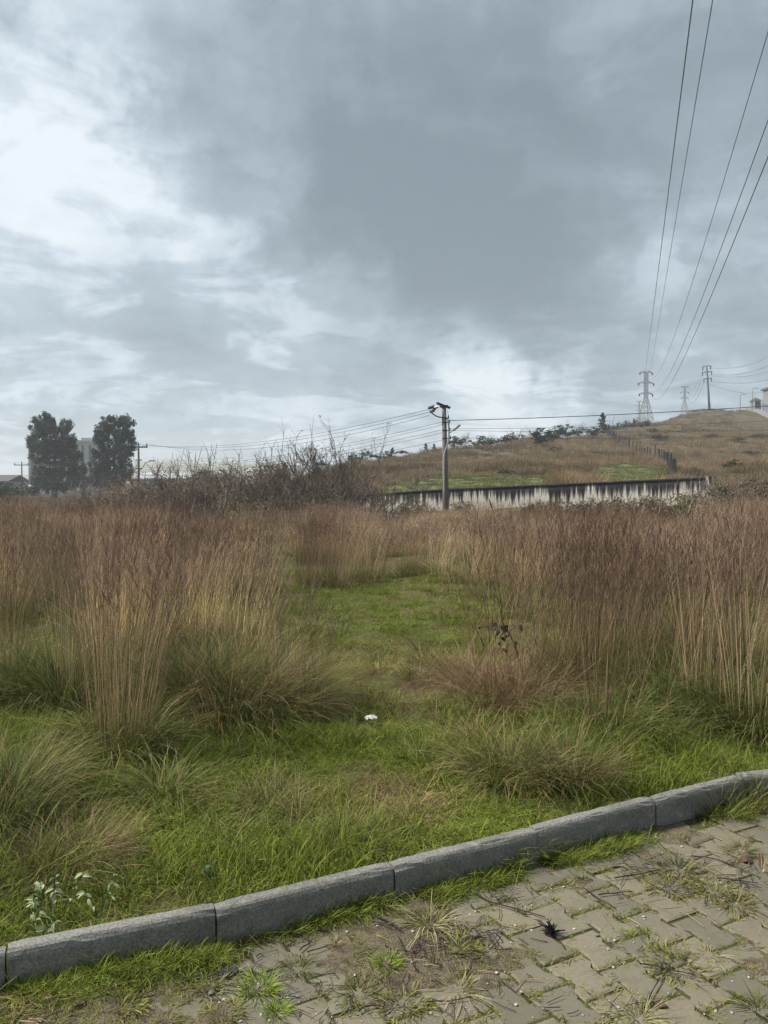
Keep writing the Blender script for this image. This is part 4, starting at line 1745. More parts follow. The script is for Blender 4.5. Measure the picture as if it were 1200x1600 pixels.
# scrub patches on the slope
SCR = shrub_parts(15, 3.0, 1.5, 900, .13, m_scrub, m_twig, 8, 2, .45)
for px, py, hp, wf, lab in ((1030, 688, 12, 3.2, 'dark scrub patch on the slope right of the fence top'), (1150, 690, 9, 4.0, 'dark scrub band high on the right slope'),
                            (1110, 684, 8, 3.2, 'dark scrub patch below the hilltop mast'), (1185, 686, 9, 3.6, 'dark scrub band at the right edge of the slope'),
                            (1145, 737, 22, 1.7, 'green bush low on the right slope beyond the wall end'), (1085, 742, 15, 1.5, 'grey-green bush just behind the wall end'),
                            (1020, 676, 8, 3.0, 'scrub below the tall pylon'), (690, 741, 13, 2.4, 'dark dry scrub on the slope right behind the lamp pole'),
                            (735, 737, 10, 2.6, 'low dark scrub right of the lamp pole on the slope'), (790, 742, 12, 2.4, 'low dark scrub above the wall\'s middle'),
                            (905, 741, 15, 2.0, 'low scrub on the slope left of the green patch'), (830, 728, 8, 3.0, 'faint scrub band mid-slope below the round bush'),
                            (955, 716, 9, 2.2, 'low scrub left of the fence\'s middle'), (1090, 716, 9, 3.0, 'low scrub on the slope right of the fence'),
                            (1170, 712, 10, 3.0, 'low scrub mid-slope near the right edge'), (630, 745, 13, 1.8, 'low scrub above the wall\'s left end')):
    p = hit(px, py, 64, 330)
    s = hp * p.y / F_PX / 3.0
    plant('slope_scrub', SCR if hp < 14 else RB[0], (p.x, p.y, p.z - .1), lab, 'bush', 'scrub on the right slope', None, (s * wf, s * wf, s))

# bushes on the far left
for px, d, hp, wf, lab in ((24, 150, 38, 1.3, 'dark bush at the left edge behind the thin pole'), (5, 140, 40, 1.2, 'brownish bush cut by the left edge'),
                           (45, 170, 30, 1.2, 'dark bush between the left edge and the left tall tree')):
    p = ground_at(px, d)
    s = hp * d / F_PX / 3
    plant('left_bush', RB[0], (p.x, p.y, p.z - .1), lab, 'bush', 'bushes at the left edge', None, (s * wf, s * wf, s))

# ---- bare shrubs in the middle
BS = [shrub_parts(21, 4.6, 1.6, 420, .045, m_darkb, m_twig, 9, 3, .4, kids=(3, 5), spread_=.5, up=.22, r0=.045, lean=.4, shape='ends'),
      shrub_parts(22, 4.6, 1.6, 900, .045, m_darkb, m_twig, 11, 3, .3, kids=(3, 4), spread_=.45, up=.28, r0=.042, lean=.35, shape='ends'),
      shrub_parts(23, 3.0, 1.5, 160, .05, m_brush, m_twig_b, 9, 3, .3, kids=(3, 5), spread_=.7, up=.1, r0=.04, lean=.7, shape='ends')]
GB = 'bare shrubs standing before the wall and field edge'
bare = [(405, 46, 85, 0, 'leftmost bare twiggy shrub of the central group'), (432, 50, 95, 1, 'bare shrub in front of the dark bushy evergreen'),
        (462, 45, 108, 0, 'bare twiggy shrub left of the tallest one'), (492, 47, 122, 1, 'tallest bare shrub in the middle of the group'),
        (520, 44, 110, 0, 'bare shrub right of the tallest one'), (545, 48, 118, 1, 'second tallest bare shrub, near the ridge\'s left end'),
        (570, 45, 76, 0, 'bare shrub at the right side of the central group'), (598, 50, 62, 1, 'low bare shrub in front of the wall\'s left end'),
        (655, 63, 42, 2, 'reddish bare shrub rising over the wall left of the pole')]
for px, d, hp, k, lab in bare:
    p = ground_at(px, d)
    H = hp * d / F_PX
    s = H / (4.7 if k < 2 else 3.0)
    plant('bare_shrub', BS[k], p, lab, 'shrub', GB, None, (s * 1.15, s * 1.15, s))

# ---- dark bushes and brown thickets at the far side of the grass
DB = [shrub_parts(31, 2.0, 1.5, 1500, .055, m_darkb, m_twig, 8, 2, .34), shrub_parts(32, 1.8, 1.6, 2400, .06, m_bram, m_twig_b, 12, 2, .32, spread_=.8, lean=.9),
      shrub_parts(33, 2.0, 1.7, 2400, .03, m_brush, m_twig_b, 16, 3, .34, kids=(3, 4), spread_=.7, lean=.7, r0=.022)]
GT = 'bushes and thickets along the far side of the dry grass'
thick = [
    (380, 37, 66, 1.3, 0, 'dark bush left of the central bare shrubs'), (345, 41, 60, 1.2, 0, 'dark low bush next to the brown thicket'),
    (430, 41, 60, 1.3, 0, 'dark bush under the leftmost bare shrubs'), (475, 40, 62, 1.2, 0, 'dark undergrowth below the tallest bare shrub'),
    (515, 41, 62, 1.2, 0, 'dark undergrowth right of the tallest bare shrub'), (555, 43, 46, 1.2, 0, 'dark bush hiding the wall\'s left end'),
    (600, 45, 34, 1.2, 1, 'leafy bramble bush before the wall\'s left part'), (655, 50, 42, 1.2, 0, 'dark bush at the foot of the lamp pole, left side'),
    (640, 47, 40, 1.0, 1, 'bramble left of the lamp pole\'s foot'), (722, 50, 34, .9, 1, 'small bramble right of the lamp pole\'s foot'),
    (840, 40, 40, 1.1, 1, 'bramble starting the green hedge before the wall'), (880, 38, 46, 1.2, 1, 'arching bramble second along the wall\'s stained part'),
    (925, 37, 48, 1.2, 1, 'arching bramble third along the wall\'s stained part'), (970, 38, 52, 1.1, 1, 'tall bramble against the wall\'s darkest stains'),
    (1015, 36, 52, 1.2, 1, 'bramble before the wall\'s pale right part'), (1060, 37, 58, 1.2, 1, 'bramble climbing towards the wall\'s end pillar'),
    (1128, 42, 44, 1.3, 2, 'brown thicket at the wall\'s right end'), (1135, 46, 70, 1.3, 2, 'brown-grey thicket right of the wall end'),
    (1170, 44, 72, 1.3, 1, 'green-brown thicket near the right edge'), (1200, 42, 70, 1.3, 2, 'brown thicket cut by the right edge'),
    (1150, 36, 52, 1.3, 1, 'lower bramble near the right edge'), (1195, 34, 52, 1.3, 1, 'green bramble at the right edge above the dry grass'),
    (-10, 62, 34, 1.7, 2, 'brown brush at the left edge'), (40, 66, 34, 1.7, 2, 'brown brush below the low pale wall'), (85, 60, 40, 1.6, 2, 'brown brush below the left tall tree'),
    (130, 58, 48, 1.5, 2, 'brown brush between the two tall trees'), (170, 56, 54, 1.5, 2, 'brown brush below the right tall tree'), (212, 54, 62, 1.4, 2, 'brown brush at the line pole\'s foot'),
    (250, 52, 68, 1.4, 2, 'brown thicket right of the line pole'), (288, 50, 72, 1.4, 2, 'brown thicket below the arched roof'), (322, 48, 80, 1.3, 2, 'tall brown thicket right of the arched roof'),
    (360, 50, 88, 1.3, 2, 'tallest brown thicket, left of the dark evergreen'), (395, 52, 84, 1.3, 2, 'brown thicket below the dark evergreen'),
]
for px, d, hp, wf, k, lab in thick:
    p = ground_at(px, d)
    s = hp * d / F_PX / 2.05 * (1.2 if 200 < px < 410 and k == 2 else 1.06 if 830 < px < 1100 else 1.0)
    plant('thicket' if k == 2 else 'bramble_bush' if k == 1 else 'dark_bush', DB[k], (p.x, p.y, p.z - .05), lab, 'bush', GT, None, (s * wf, s * wf, s))

# tall pale canes rising from the brown thicket
cn = ground_at(300, 33)
canes = empty('cane_plant', cn, 'tall bare canes leaning right above the brown thicket', 'plant')
for (bx_, tx, ty) in ((262, 288, 700), (272, 280, 712), (285, 316, 697), (288, 296, 706), (318, 331, 694), (320, 339, 693), (250, 246, 716), (300, 306, 706), (258, 270, 707)):
    b = ground_at(bx_, 33) - cn
    t_ = P(tx, ty, 33) - cn
    mb = MB()
    mb.tube([b, b.lerp(t_, .5) + Vector((-.08, 0, .05)), t_], 0.022, 4, 0.008)
    mb.build('cane', m_twig_b, canes)

# ================================================================== grass
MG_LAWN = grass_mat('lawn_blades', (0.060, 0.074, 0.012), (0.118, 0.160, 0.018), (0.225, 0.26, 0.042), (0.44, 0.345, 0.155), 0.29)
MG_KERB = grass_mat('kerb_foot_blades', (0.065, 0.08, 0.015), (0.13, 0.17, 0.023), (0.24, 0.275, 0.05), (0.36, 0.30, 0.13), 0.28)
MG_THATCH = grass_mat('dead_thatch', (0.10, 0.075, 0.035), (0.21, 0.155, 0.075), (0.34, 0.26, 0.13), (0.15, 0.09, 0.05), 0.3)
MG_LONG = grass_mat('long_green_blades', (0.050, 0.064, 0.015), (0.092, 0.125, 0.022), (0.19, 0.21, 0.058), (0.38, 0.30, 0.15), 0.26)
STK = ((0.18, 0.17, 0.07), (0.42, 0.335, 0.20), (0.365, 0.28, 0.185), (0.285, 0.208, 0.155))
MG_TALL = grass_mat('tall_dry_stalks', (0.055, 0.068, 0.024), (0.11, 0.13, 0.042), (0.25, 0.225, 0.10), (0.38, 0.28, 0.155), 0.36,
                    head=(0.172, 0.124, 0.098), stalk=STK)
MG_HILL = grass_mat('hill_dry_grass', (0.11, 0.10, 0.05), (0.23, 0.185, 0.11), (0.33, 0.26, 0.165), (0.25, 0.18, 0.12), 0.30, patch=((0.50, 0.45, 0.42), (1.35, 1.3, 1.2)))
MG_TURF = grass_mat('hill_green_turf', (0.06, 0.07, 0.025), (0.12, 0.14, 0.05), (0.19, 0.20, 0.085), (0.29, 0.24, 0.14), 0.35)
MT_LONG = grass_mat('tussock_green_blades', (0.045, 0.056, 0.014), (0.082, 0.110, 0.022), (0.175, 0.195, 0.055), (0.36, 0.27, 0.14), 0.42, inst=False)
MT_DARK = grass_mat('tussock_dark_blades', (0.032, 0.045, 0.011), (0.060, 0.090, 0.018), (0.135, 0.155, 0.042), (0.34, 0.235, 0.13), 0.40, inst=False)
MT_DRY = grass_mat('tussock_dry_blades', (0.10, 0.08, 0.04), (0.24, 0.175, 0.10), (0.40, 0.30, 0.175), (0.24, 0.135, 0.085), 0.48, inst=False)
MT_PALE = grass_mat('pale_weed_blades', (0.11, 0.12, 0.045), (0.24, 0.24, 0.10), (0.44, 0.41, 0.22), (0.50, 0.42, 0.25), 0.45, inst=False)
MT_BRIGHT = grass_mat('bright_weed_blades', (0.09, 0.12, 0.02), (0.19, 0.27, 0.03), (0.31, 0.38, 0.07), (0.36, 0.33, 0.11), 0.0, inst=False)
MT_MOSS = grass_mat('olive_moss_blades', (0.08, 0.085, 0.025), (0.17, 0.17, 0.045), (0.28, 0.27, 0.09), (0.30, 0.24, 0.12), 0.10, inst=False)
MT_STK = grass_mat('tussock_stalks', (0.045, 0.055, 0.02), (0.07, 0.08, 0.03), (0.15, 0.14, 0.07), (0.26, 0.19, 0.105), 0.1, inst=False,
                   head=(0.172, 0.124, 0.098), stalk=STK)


def tuft(bb, n, R, L, Wd, lean, droop, seg=3, rng=RNG, k=0.0, cx=0.0, cy=0.0, outward=True, wind=(0, 0)):
    an = rng.random(n) * 2 * np.pi
    rr_ = R * np.sqrt(rng.random(n))
    base = np.stack([cx + rr_ * np.cos(an), cy + rr_ * np.sin(an), np.full(n, -min(0.02, 0.12 * L[0]))], 1)
    az = an + rng.normal(0, .6, n) if outward else rng.random(n) * 2 * np.pi
    ln = lean * (0.35 + rr_ / max(R, 1e-4)) + np.abs(rng.normal(0, lean * .5, n))
    if wind != (0, 0):
        vx = np.sin(ln) * np.cos(az) + wind[0]
        vy = np.sin(ln) * np.sin(az) + wind[1]
        az = np.arctan2(vy, vx)
        ln = np.arcsin(np.clip(np.hypot(vx, vy), 0, .98))
    length = rng.uniform(L[0], L[1], n)
    wd = rng.uniform(Wd[0], Wd[1], n)
    dr = rng.uniform(droop[0], droop[1], n)
    out_ = blades(base, az, ln, dr, length, wd, seg, rng)
    bb.add(*out_, k=k)
    return out_[5], az


def stalks(bb, n, R, L, rng, wind=(.06, 0), spread_=0.10, heads=7, w=(.0035, .0055)):
    pos, az = tuft(bb, n, R, L, w, spread_, (0.02, 0.22), 4, rng, 1.0, wind=wind)
    # seed heads: short fibres along the top of each stalk
    top0, top1 = pos[:, -2], pos[:, -1]
    hb, ha, hl, hL, hw, hd = [], [], [], [], [], []
    for i in range(n):
        for j in range(heads):
            f = rng.uniform(-0.3, .92)
            p = top0[i] + (top1[i] - top0[i]) * f
            hb.append(p)
            ha.append(rng.random() * 6.28)
            hl.append(rng.uniform(.15, .55))
            hL.append(rng.uniform(.05, .12))
            hw.append(rng.uniform(.003, .006))
            hd.append(rng.uniform(0, .5))
    if hb:
        bb.add(*blades(np.array(hb), np.array(ha), np.array(hl), np.array(hd), np.array(hL), np.array(hw), 2, rng), k=2.0)


def proto_coll(name, meshes):
    c = bpy.data.collections.new(name)
    for i, me in enumerate(meshes):
        c.objects.link(bpy.data.objects.new('%s_%02d' % (name, i), me))
    return c


def instancer(name, coll, pts, rot, scl, idx_, tint, label, mats=()):
    me = bpy.data.meshes.new(name)
    n = len(pts)
    me.vertices.add(n)
    me.vertices.foreach_set('co', np.asarray(pts, dtype=np.float32).ravel())
    for nm, typ, arr in (('rot', 'FLOAT_VECTOR', rot), ('scl', 'FLOAT_VECTOR', scl)):
        at = me.attributes.new(nm, typ, 'POINT')
        at.data.foreach_set('vector', np.asarray(arr, dtype=np.float32).ravel())
    at = me.attributes.new('pick', 'INT', 'POINT')
    at.data.foreach_set('value', np.asarray(idx_, dtype=np.int32))
    at = me.attributes.new('tint', 'FLOAT', 'POINT')
    at.data.foreach_set('value', np.asarray(tint, dtype=np.float32))
    for mm in mats:
        me.materials.append(mm)
    o = link(name, me)
    ng = bpy.data.node_groups.new(name + '_scatter', 'GeometryNodeTree')
    ng.interface.new_socket('Geometry', in_out='INPUT', socket_type='NodeSocketGeometry')
    ng.interface.new_socket('Geometry', in_out='OUTPUT', socket_type='NodeSocketGeometry')
    gi, go = ng.nodes.new('NodeGroupInput'), ng.nodes.new('NodeGroupOutput')
    ci = ng.nodes.new('GeometryNodeCollectionInfo')
    ci.inputs['Collection'].default_value = coll
    ci.inputs['Separate Children'].default_value = True
    ci.inputs['Reset Children'].default_value = True
    ip = ng.nodes.new('GeometryNodeInstanceOnPoints')
    ip.inputs['Pick Instance'].default_value = True

    def na(nm, typ):
        q = ng.nodes.new('GeometryNodeInputNamedAttribute')
        q.data_type = typ
        q.inputs['Name'].default_value = nm
        return q.outputs['Attribute']
    L = ng.links.new
    er = ng.nodes.new('FunctionNodeEulerToRotation')
    L(na('rot', 'FLOAT_VECTOR'), er.inputs[0])
    L(gi.outputs[0], ip.inputs['Points'])
    L(ci.outputs[0], ip.inputs['Instance'])
    L(na('pick', 'INT'), ip.inputs['Instance Index'])
    L(er.outputs[0], ip.inputs['Rotation'])
    L(na('scl', 'FLOAT_VECTOR'), ip.inputs['Scale'])
    L(ip.outputs[0], go.inputs[0])
    mod = o.modifiers.new('scatter', 'NODES')
    mod.node_group = ng
    tag(o, label, None, None, 'stuff')
    return o


def scatter_area(x0, x1, y0, y1, dens, rng):
    n = int((x1 - x0) * (y1 - y0) * dens)
    return rng.uniform(x0, x1, n), rng.uniform(y0, y1, n)


def finish(x, y, zoff, rng, smin, smax, nproto, tilt=.06):
    n = len(x)
    z = zfun(x, y) + zoff
    s = rng.uniform(smin, smax, n)
    rot = np.stack([rng.normal(0, tilt, n), rng.normal(0, tilt, n), rng.random(n) * 6.283], 1)
    return np.stack([x, y, z], 1), rot, s, rng.integers(0, nproto, n)


def smooth01(a, lo, hi):
    t = np.clip((a - lo) / (hi - lo), 0, 1)
    return t * t * (3 - 2 * t)


def tall_mask(x, y):
    px = 600 + F_PX * x / y
    nz = (vnoise(x * .9, y * .7, 41) - .5)
    px = px + 130 * (vnoise(x * 1.3, y * .45, 43, 2) - .5)
    # distance at which the tall stalks begin, by view column
    st = np.interp(px, [-100, 60, 130, 160, 235, 262, 420, 485, 530, 600, 690, 745, 790, 860, 905, 960, 1040, 1300],
                   [8.6, 8.6, 7.6, 5.6, 5.4, 7.6, 7.6, 7.8, 13.6, 14.6, 13.8, 11.6, 8.4, 7.0, 6.1, 6.6, 6.2, 5.7])
    return smooth01(y - st + nz * 2.4, -0.4, 0.9)


def clumpy(x, y):
    return vnoise(x * .75, y * .5, 91, 2) * .75 + vnoise(x * .22, y * .16, 92, 2) * .25


rg = np.random.default_rng(77)
# --- lawn
lawn_m = []
for i in range(6):
    bb = BB()
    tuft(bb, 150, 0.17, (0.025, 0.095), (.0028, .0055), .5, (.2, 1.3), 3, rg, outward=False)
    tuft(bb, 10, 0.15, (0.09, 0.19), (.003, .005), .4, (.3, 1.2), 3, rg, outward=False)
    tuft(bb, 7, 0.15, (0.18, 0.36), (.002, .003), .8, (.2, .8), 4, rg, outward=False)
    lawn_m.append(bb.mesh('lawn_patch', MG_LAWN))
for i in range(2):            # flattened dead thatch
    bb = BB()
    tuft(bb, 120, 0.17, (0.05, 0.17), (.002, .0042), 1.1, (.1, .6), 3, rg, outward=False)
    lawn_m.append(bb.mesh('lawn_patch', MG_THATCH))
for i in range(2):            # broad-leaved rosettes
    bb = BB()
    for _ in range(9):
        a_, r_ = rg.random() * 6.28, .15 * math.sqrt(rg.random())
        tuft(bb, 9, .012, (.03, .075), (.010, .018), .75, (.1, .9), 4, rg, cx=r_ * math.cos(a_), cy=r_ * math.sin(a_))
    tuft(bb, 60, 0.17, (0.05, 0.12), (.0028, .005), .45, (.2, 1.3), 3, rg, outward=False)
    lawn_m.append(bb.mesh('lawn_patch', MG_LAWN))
c_lawn = proto_coll('lawn_patches', lawn_m)
X, Y = [], []
for (y0, y1, dens) in ((2.0, 5.2, 125), (5.2, 8.5, 75), (8.5, 16, 42)):
    x, y = scatter_area(-.62 * y1 - .4, .62 * y1 + .4, y0, y1, dens, rg)
    ok = (np.abs(x) < .60 * y + .6) & (kerb_s(x, y) > 0.075)
    X.append(x[ok])
    Y.append(y[ok])
X, Y = np.concatenate(X), np.concatenate(Y)


def lawn_tint(x, y):
    px = 600 + F_PX * x / y
    d = vnoise(x * .8, y * .8, 51) * .75 + vnoise(x * 3.1, y * 3.1, 52) * .25
    t = smooth01(d, .38, .72) * .62

    def spot(cx, cy, rx, ry):
        return np.exp(-(((px - cx) / rx) ** 2 + ((y - cy) / ry) ** 2))
    t = t + .55 * spot(600, 7.3, 90, 1.3) + .35 * spot(660, 10.2, 80, .6) + .35 * spot(600, 4.1, 60, .5) + .3 * spot(660, 3.9, 50, .3)
    t = t - .8 * spot(300, 5.1, 130, .5) - .9 * spot(1060, 4.9, 120, .5) - .7 * spot(640, 10.5, 120, .7) - .5 * spot(620, 9.2, 110, .5) - .35 * spot(590, 5.0, 90, .6)
    t = t - .35 * np.clip(1 - (kerb_s(x, y) - .1) / .5, 0, 1) * (px > 700)
    return np.clip(t, 0, 1)


pts, rot, s, ix = finish(X, Y, 0.0, rg, .65, 1.15, 6)
px_ = 600 + F_PX * X / Y
hs = s * (0.75 + .6 * vnoise(X * 1.6, Y * 1.6, 61)) * np.where((px_ > 500) & (px_ < 730) & (Y > 4.6), .72, 1.0)
lt = lawn_tint(X, Y)
sel = rg.random(len(X))
bare = smooth01(vnoise(X * 1.4, Y * 1.4, 64) * .6 + lt * .5, .38, .62)
ix = np.where(sel < bare * .74 + .05, 6 + rg.integers(0, 2, len(X)), ix)
ix = np.where((sel > .90) & (vnoise(X * 1.1, Y * 1.1, 66) > .5), 8 + rg.integers(0, 2, len(X)), ix)
hs = hs * np.where(ix < 6, np.interp(vnoise(X * 3.3, Y * 3.3, 67, 2), [.25, .75], [.45, 1.8]), .9)
lt = np.clip(lt + rg.normal(0, .16, len(X)), 0, 1)
instancer('lawn_grass', c_lawn, pts, rot, np.stack([s, s, hs], 1), ix, lt, 'short green and straw-coloured meadow grass behind the kerb', [MG_LAWN])

# --- long grass between the tussocks
long_m = []
for i in range(6):
    bb = BB()
    tuft(bb, 70, 0.12, (0.22, 0.52), (.003, .006), .35, (.5, 1.7), 5, rg)
    if i % 2:
        tuft(bb, 6, .08, (.5, .8), (.002, .003), .2, (.1, .5), 4, rg)
    long_m.append(bb.mesh('long_tuft', MG_LONG))
c_long = proto_coll('long_tufts', long_m)
X, Y = [], []
for (y0, y1, dens) in ((2.4, 5.6, 15), (5.6, 9, 11), (9, 16, 6)):
    x, y = scatter_area(-.62 * y1 - .4, .62 * y1 + .4, y0, y1, dens, rg)
    px_ = 600 + F_PX * x / y
    pr = np.interp(px_, [-200, 0, 200, 420, 480, 560, 690, 760, 900, 1400], [1, 1, .95, .85, .6, .24, .28, 1.0, 1.1, 1.1])
    pr = pr * np.where(y < 4.2, np.interp(px_, [-100, 250, 400, 1300], [.8, .5, .25, .25]), 1)
    pr = pr * np.where((px_ > 960) & (y < 4.6), .35, 1)
    pr = pr * smooth01(vnoise(x * 1.2, y * 1.2, 71), .38, .62) * 1.3
    ok = (np.abs(x) < .60 * y + .6) & (kerb_s(x, y) > 0.26) & (rg.random(len(x)) < pr)
    X.append(x[ok])
    Y.append(y[ok])
X, Y = np.concatenate(X), np.concatenate(Y)
pts, rot, s, ix = finish(X, Y, 0, rg, .5, 1.0, 6, .12)
s = s * np.where(kerb_s(X, Y) < .55, .6, 1)
tn = np.clip(vnoise(X * .9, Y * .9, 81) * 1.1 - .25 + .3 * smooth01(600 + F_PX * X / Y, 700, 780) * smooth01(Y, 5.2, 6.5), 0, .9)
instancer('long_grass', c_long, pts, rot, np.stack([s, s, s], 1), ix, tn, 'long arching green grass in the nearer half of the field', [MG_LONG])

# --- tall dry grass
tall_m = []
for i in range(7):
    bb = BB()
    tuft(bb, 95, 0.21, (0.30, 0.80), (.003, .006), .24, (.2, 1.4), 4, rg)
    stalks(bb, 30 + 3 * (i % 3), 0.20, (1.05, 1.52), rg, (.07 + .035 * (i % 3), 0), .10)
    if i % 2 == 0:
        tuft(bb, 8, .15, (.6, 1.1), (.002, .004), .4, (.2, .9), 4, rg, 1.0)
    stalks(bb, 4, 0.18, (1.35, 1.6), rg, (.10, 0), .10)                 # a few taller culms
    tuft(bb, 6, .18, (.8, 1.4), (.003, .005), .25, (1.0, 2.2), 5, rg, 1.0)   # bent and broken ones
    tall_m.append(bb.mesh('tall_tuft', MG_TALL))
c_tall = proto_coll('tall_tufts', tall_m)
X, Y = [], []
for (y0, y1, dens) in ((4.8, 9, 10), (9, 15, 6.5), (15, 24, 3.6), (24, 36, 2.0), (36, 52, 1.2)):
    x, y = scatter_area(-.62 * y1, .62 * y1, y0, y1, dens, rg)
    pr = tall_mask(x, y) * (.05 + 1.25 * smooth01(clumpy(x, y), .40, .56))
    ok = (np.abs(x) < .58 * y + 1) & (rg.random(len(x)) < pr)
    wallend = np.interp(600 + F_PX * x / y, [400, 560, 1107, 1300], [60, 55, 45, 50])
    ok &= y < wallend
    X.append(x[ok])
    Y.append(y[ok])
X, Y = np.concatenate(X), np.concatenate(Y)
pts, rot, s, ix = finish(X, Y, 0, rg, .82, 1.08, 7, .05)
rot[:, 2] = rg.normal(0, .6, len(X))
px_ = 600 + F_PX * X / Y
hs = s * np.interp(clumpy(X, Y), [.38, .62], [.68, 1.12]) * np.interp(vnoise(X * 1.7, Y * 1.2, 95), [.25, .75], [.88, 1.1]) * np.interp(px_, [500, 620, 760, 860], [1.0, .93, .88, .96])
cap = (1.6 - (np.interp(vnoise(X * .5, Y * .25, 97), [.28, .5, .72], [-24, 24, 84]) + np.interp(px_, [560, 640, 1080, 1120], [0, 16, 16, 0])) * Y / F_PX - zfun(X, Y)) / 1.45
hs = np.where(Y > 9, np.minimum(hs, np.maximum(cap, .45)), hs)
sw = s * np.where(Y > 20, 1.6, 1.0)
instancer('tall_dry_grass', c_tall, pts, rot, np.stack([sw, sw, hs], 1), ix, np.clip((vnoise(X * .95, Y * .55, 96) - .5) * 3.0 + .38 + rg.normal(0, .12, len(X)), 0, .8), 'tall reddish-brown dry grass with feathery tops filling the field', [MG_TALL])
print('tall tufts', len(X))

# --- hillside
hill_m, turf_m = [], []
for i in range(5):
    bb = BB()
    tuft(bb, 70, .75, (.5, 1.15), (.014, .030), .22, (.1, .7), 3, rg)
    hill_m.append(bb.mesh('hill_tuft', MG_HILL))
for i in range(3):
    bb = BB()
    tuft(bb, 70, .7, (.15, .40), (.015, .03), .4, (.2, 1.0), 2, rg)
    turf_m.append(bb.mesh('turf_tuft', MG_TURF))
c_hill = proto_coll('hill_tufts', hill_m)
c_turf = proto_coll('turf_tufts', turf_m)
X, Y = [], []
for (y0, y1, dens) in ((48, 80, 1.5), (80, 130, .75), (130, 220, .32), (220, 370, .13)):
    x, y = scatter_area(-.56 * y1, .58 * y1, y0, y1, dens, rg)
    px_ = 600 + F_PX * x / y
    behind = y > np.interp(px_, [400, 560, 1107, 1112, 1300], [50, 63, 52, 47, 47])
    ok = (np.abs(x) < .55 * y + 3) & behind & ((px_ > 330) | (y < 175)) & ~((px_ > 1146) & (y > 240))
    X.append(x[ok])
    Y.append(y[ok])
X, Y = np.concatenate(X), np.concatenate(Y)
g = green_patch(X, Y) > .5
pts, rot, s, ix = finish(X, Y, 0, rg, .7, 1.25, 5, .06)
band = vnoise(X * .035, Y * .05, 99, 4)
keep = (~g) & (band + .25 * rg.random(len(X)) > .42)
s3 = np.stack([s * 1.2, s * 1.2, s * np.interp(vnoise(X * .16, Y * .16, 105, 3), [.3, .7], [.55, 1.45])], 1)
instancer('hill_grass', c_hill, pts[keep], rot[keep], s3[keep], ix[keep], np.clip((vnoise(X * .05, Y * .09, 103, 3) - .5) * 2.6 + (vnoise(X * .3, Y * .3, 104, 2) - .5) * .8 + .45, 0, 1)[keep], 'tall brown grass covering the hillside', [MG_HILL])
lowg = g | (band < .47)
instancer('hill_turf', c_turf, pts[lowg], rot[lowg], np.stack([s, s, s], 1)[lowg], ix[lowg] % 3, np.where(g, .1, .55)[lowg], 'shorter green turf in patches on the hillside', [MG_TURF])

# --- grass and moss growing between kerb and blocks, and in the joints
kb_m = []
for i in range(4):
    bb = BB()
    tuft(bb, 34, 0.045, (0.03, 0.115), (.0024, .0045), .5, (.3, 1.3), 3, rg)
    kb_m.append(bb.mesh('kerb_tuft', MG_KERB))
for i in range(3):
    bb = BB()
    tuft(bb, 40, 0.03, (0.006, 0.028), (.002, .004), .7, (.2, 1.2), 2, rg)
    kb_m.append(bb.mesh('moss_tuft', MG_KERB))
c_kb = proto_coll('kerb_tufts', kb_m)
X, Y, I, S, T = [], [], [], [], []
for _ in range(1900):
    x = rg.uniform(-1.5, 2.6)
    ky = float(np.interp(x, KX, KY))
    wid = 0.025 + .07 * float(vnoise(np.array([x * 2.2]), np.array([3.3]), 14)[0]) + (.05 if x < -.2 else .0)
    y = ky - abs(rg.normal(0, wid)) - .012
    if float(vnoise(np.array([x * 3.0]), np.array([y * 3.0]), 15)[0]) < (.50 if (ky - y) > .05 else .36):
        continue
    X.append(x), Y.append(y), I.append(rg.integers(0, 4))
    S.append(rg.uniform(.35, 1.0) * (1 - .5 * min(1, (ky - y) / .3)))
    T.append(rg.uniform(0, .22))
# moss in the block joints
ends = [q for vis, q in pav if vis]
for q in ends:
    wv = float(vnoise(np.array([q[0] * 2.0]), np.array([q[1] * 2.0]), 23)[0])
    for _ in range(int(rg.integers(3, 11) * (1.6 if wv > .5 else .5))):
        if rg.random() < .65:
            l = rg.uniform(-.08, .08)
            p = q + ex * l + ey * (pitch_y / 2) + rg.normal(0, .003, 2)
        else:
            p = q + ex * (.073 * (1 if rg.random() < .5 else -1)) + ey * rg.uniform(-.1, .1) + rg.normal(0, .004, 2)
        X.append(p[0]), Y.append(p[1]), I.append(4 + rg.integers(0, 3)), S.append(rg.uniform(.35, 1.2)), T.append(rg.uniform(.3, .75))
# patches of moss on the drifted soil
for _ in range(3600):
    x, y = rg.uniform(-1.4, 2.2), rg.uniform(2.1, 3.9)
    if kerb_s(np.array([x]), np.array([y]))[0] > -.02:
        continue
    h_ = soil_z(x, y)
    if h_ < .004 or float(vnoise(np.array([x * 5.0]), np.array([y * 5.0]), 27)[0]) < .47:
        continue
    small = rg.random() < .8
    X.append(x), Y.append(y), I.append(4 + rg.integers(0, 3) if small else rg.integers(0, 4)), S.append(rg.uniform(.4, .9) if small else rg.uniform(.3, .6)), T.append(rg.uniform(.05, .55))
X, Y, S = np.array(X), np.array(Y), np.array(S)
Z = np.array([soil_z(a, b) for a, b in zip(X, Y)]) - .003
rot = np.stack([rg.normal(0, .08, len(X)), rg.normal(0, .08, len(X)), rg.random(len(X)) * 6.28], 1)
instancer('joint_grass', c_kb, np.stack([X, Y, Z], 1), rot, np.stack([S, S, S], 1), np.array(I), np.array(T), 'fine bright grass and moss along the kerb foot and in the paving joints', [MG_LAWN])

# ================================================================== single tussocks
def on_ground(px, py, h=0.05):
    a, b = ray(px, py)
    d = (h - CAM_H) / b
    return Vector((a * d, d, zf(a * d, d)))


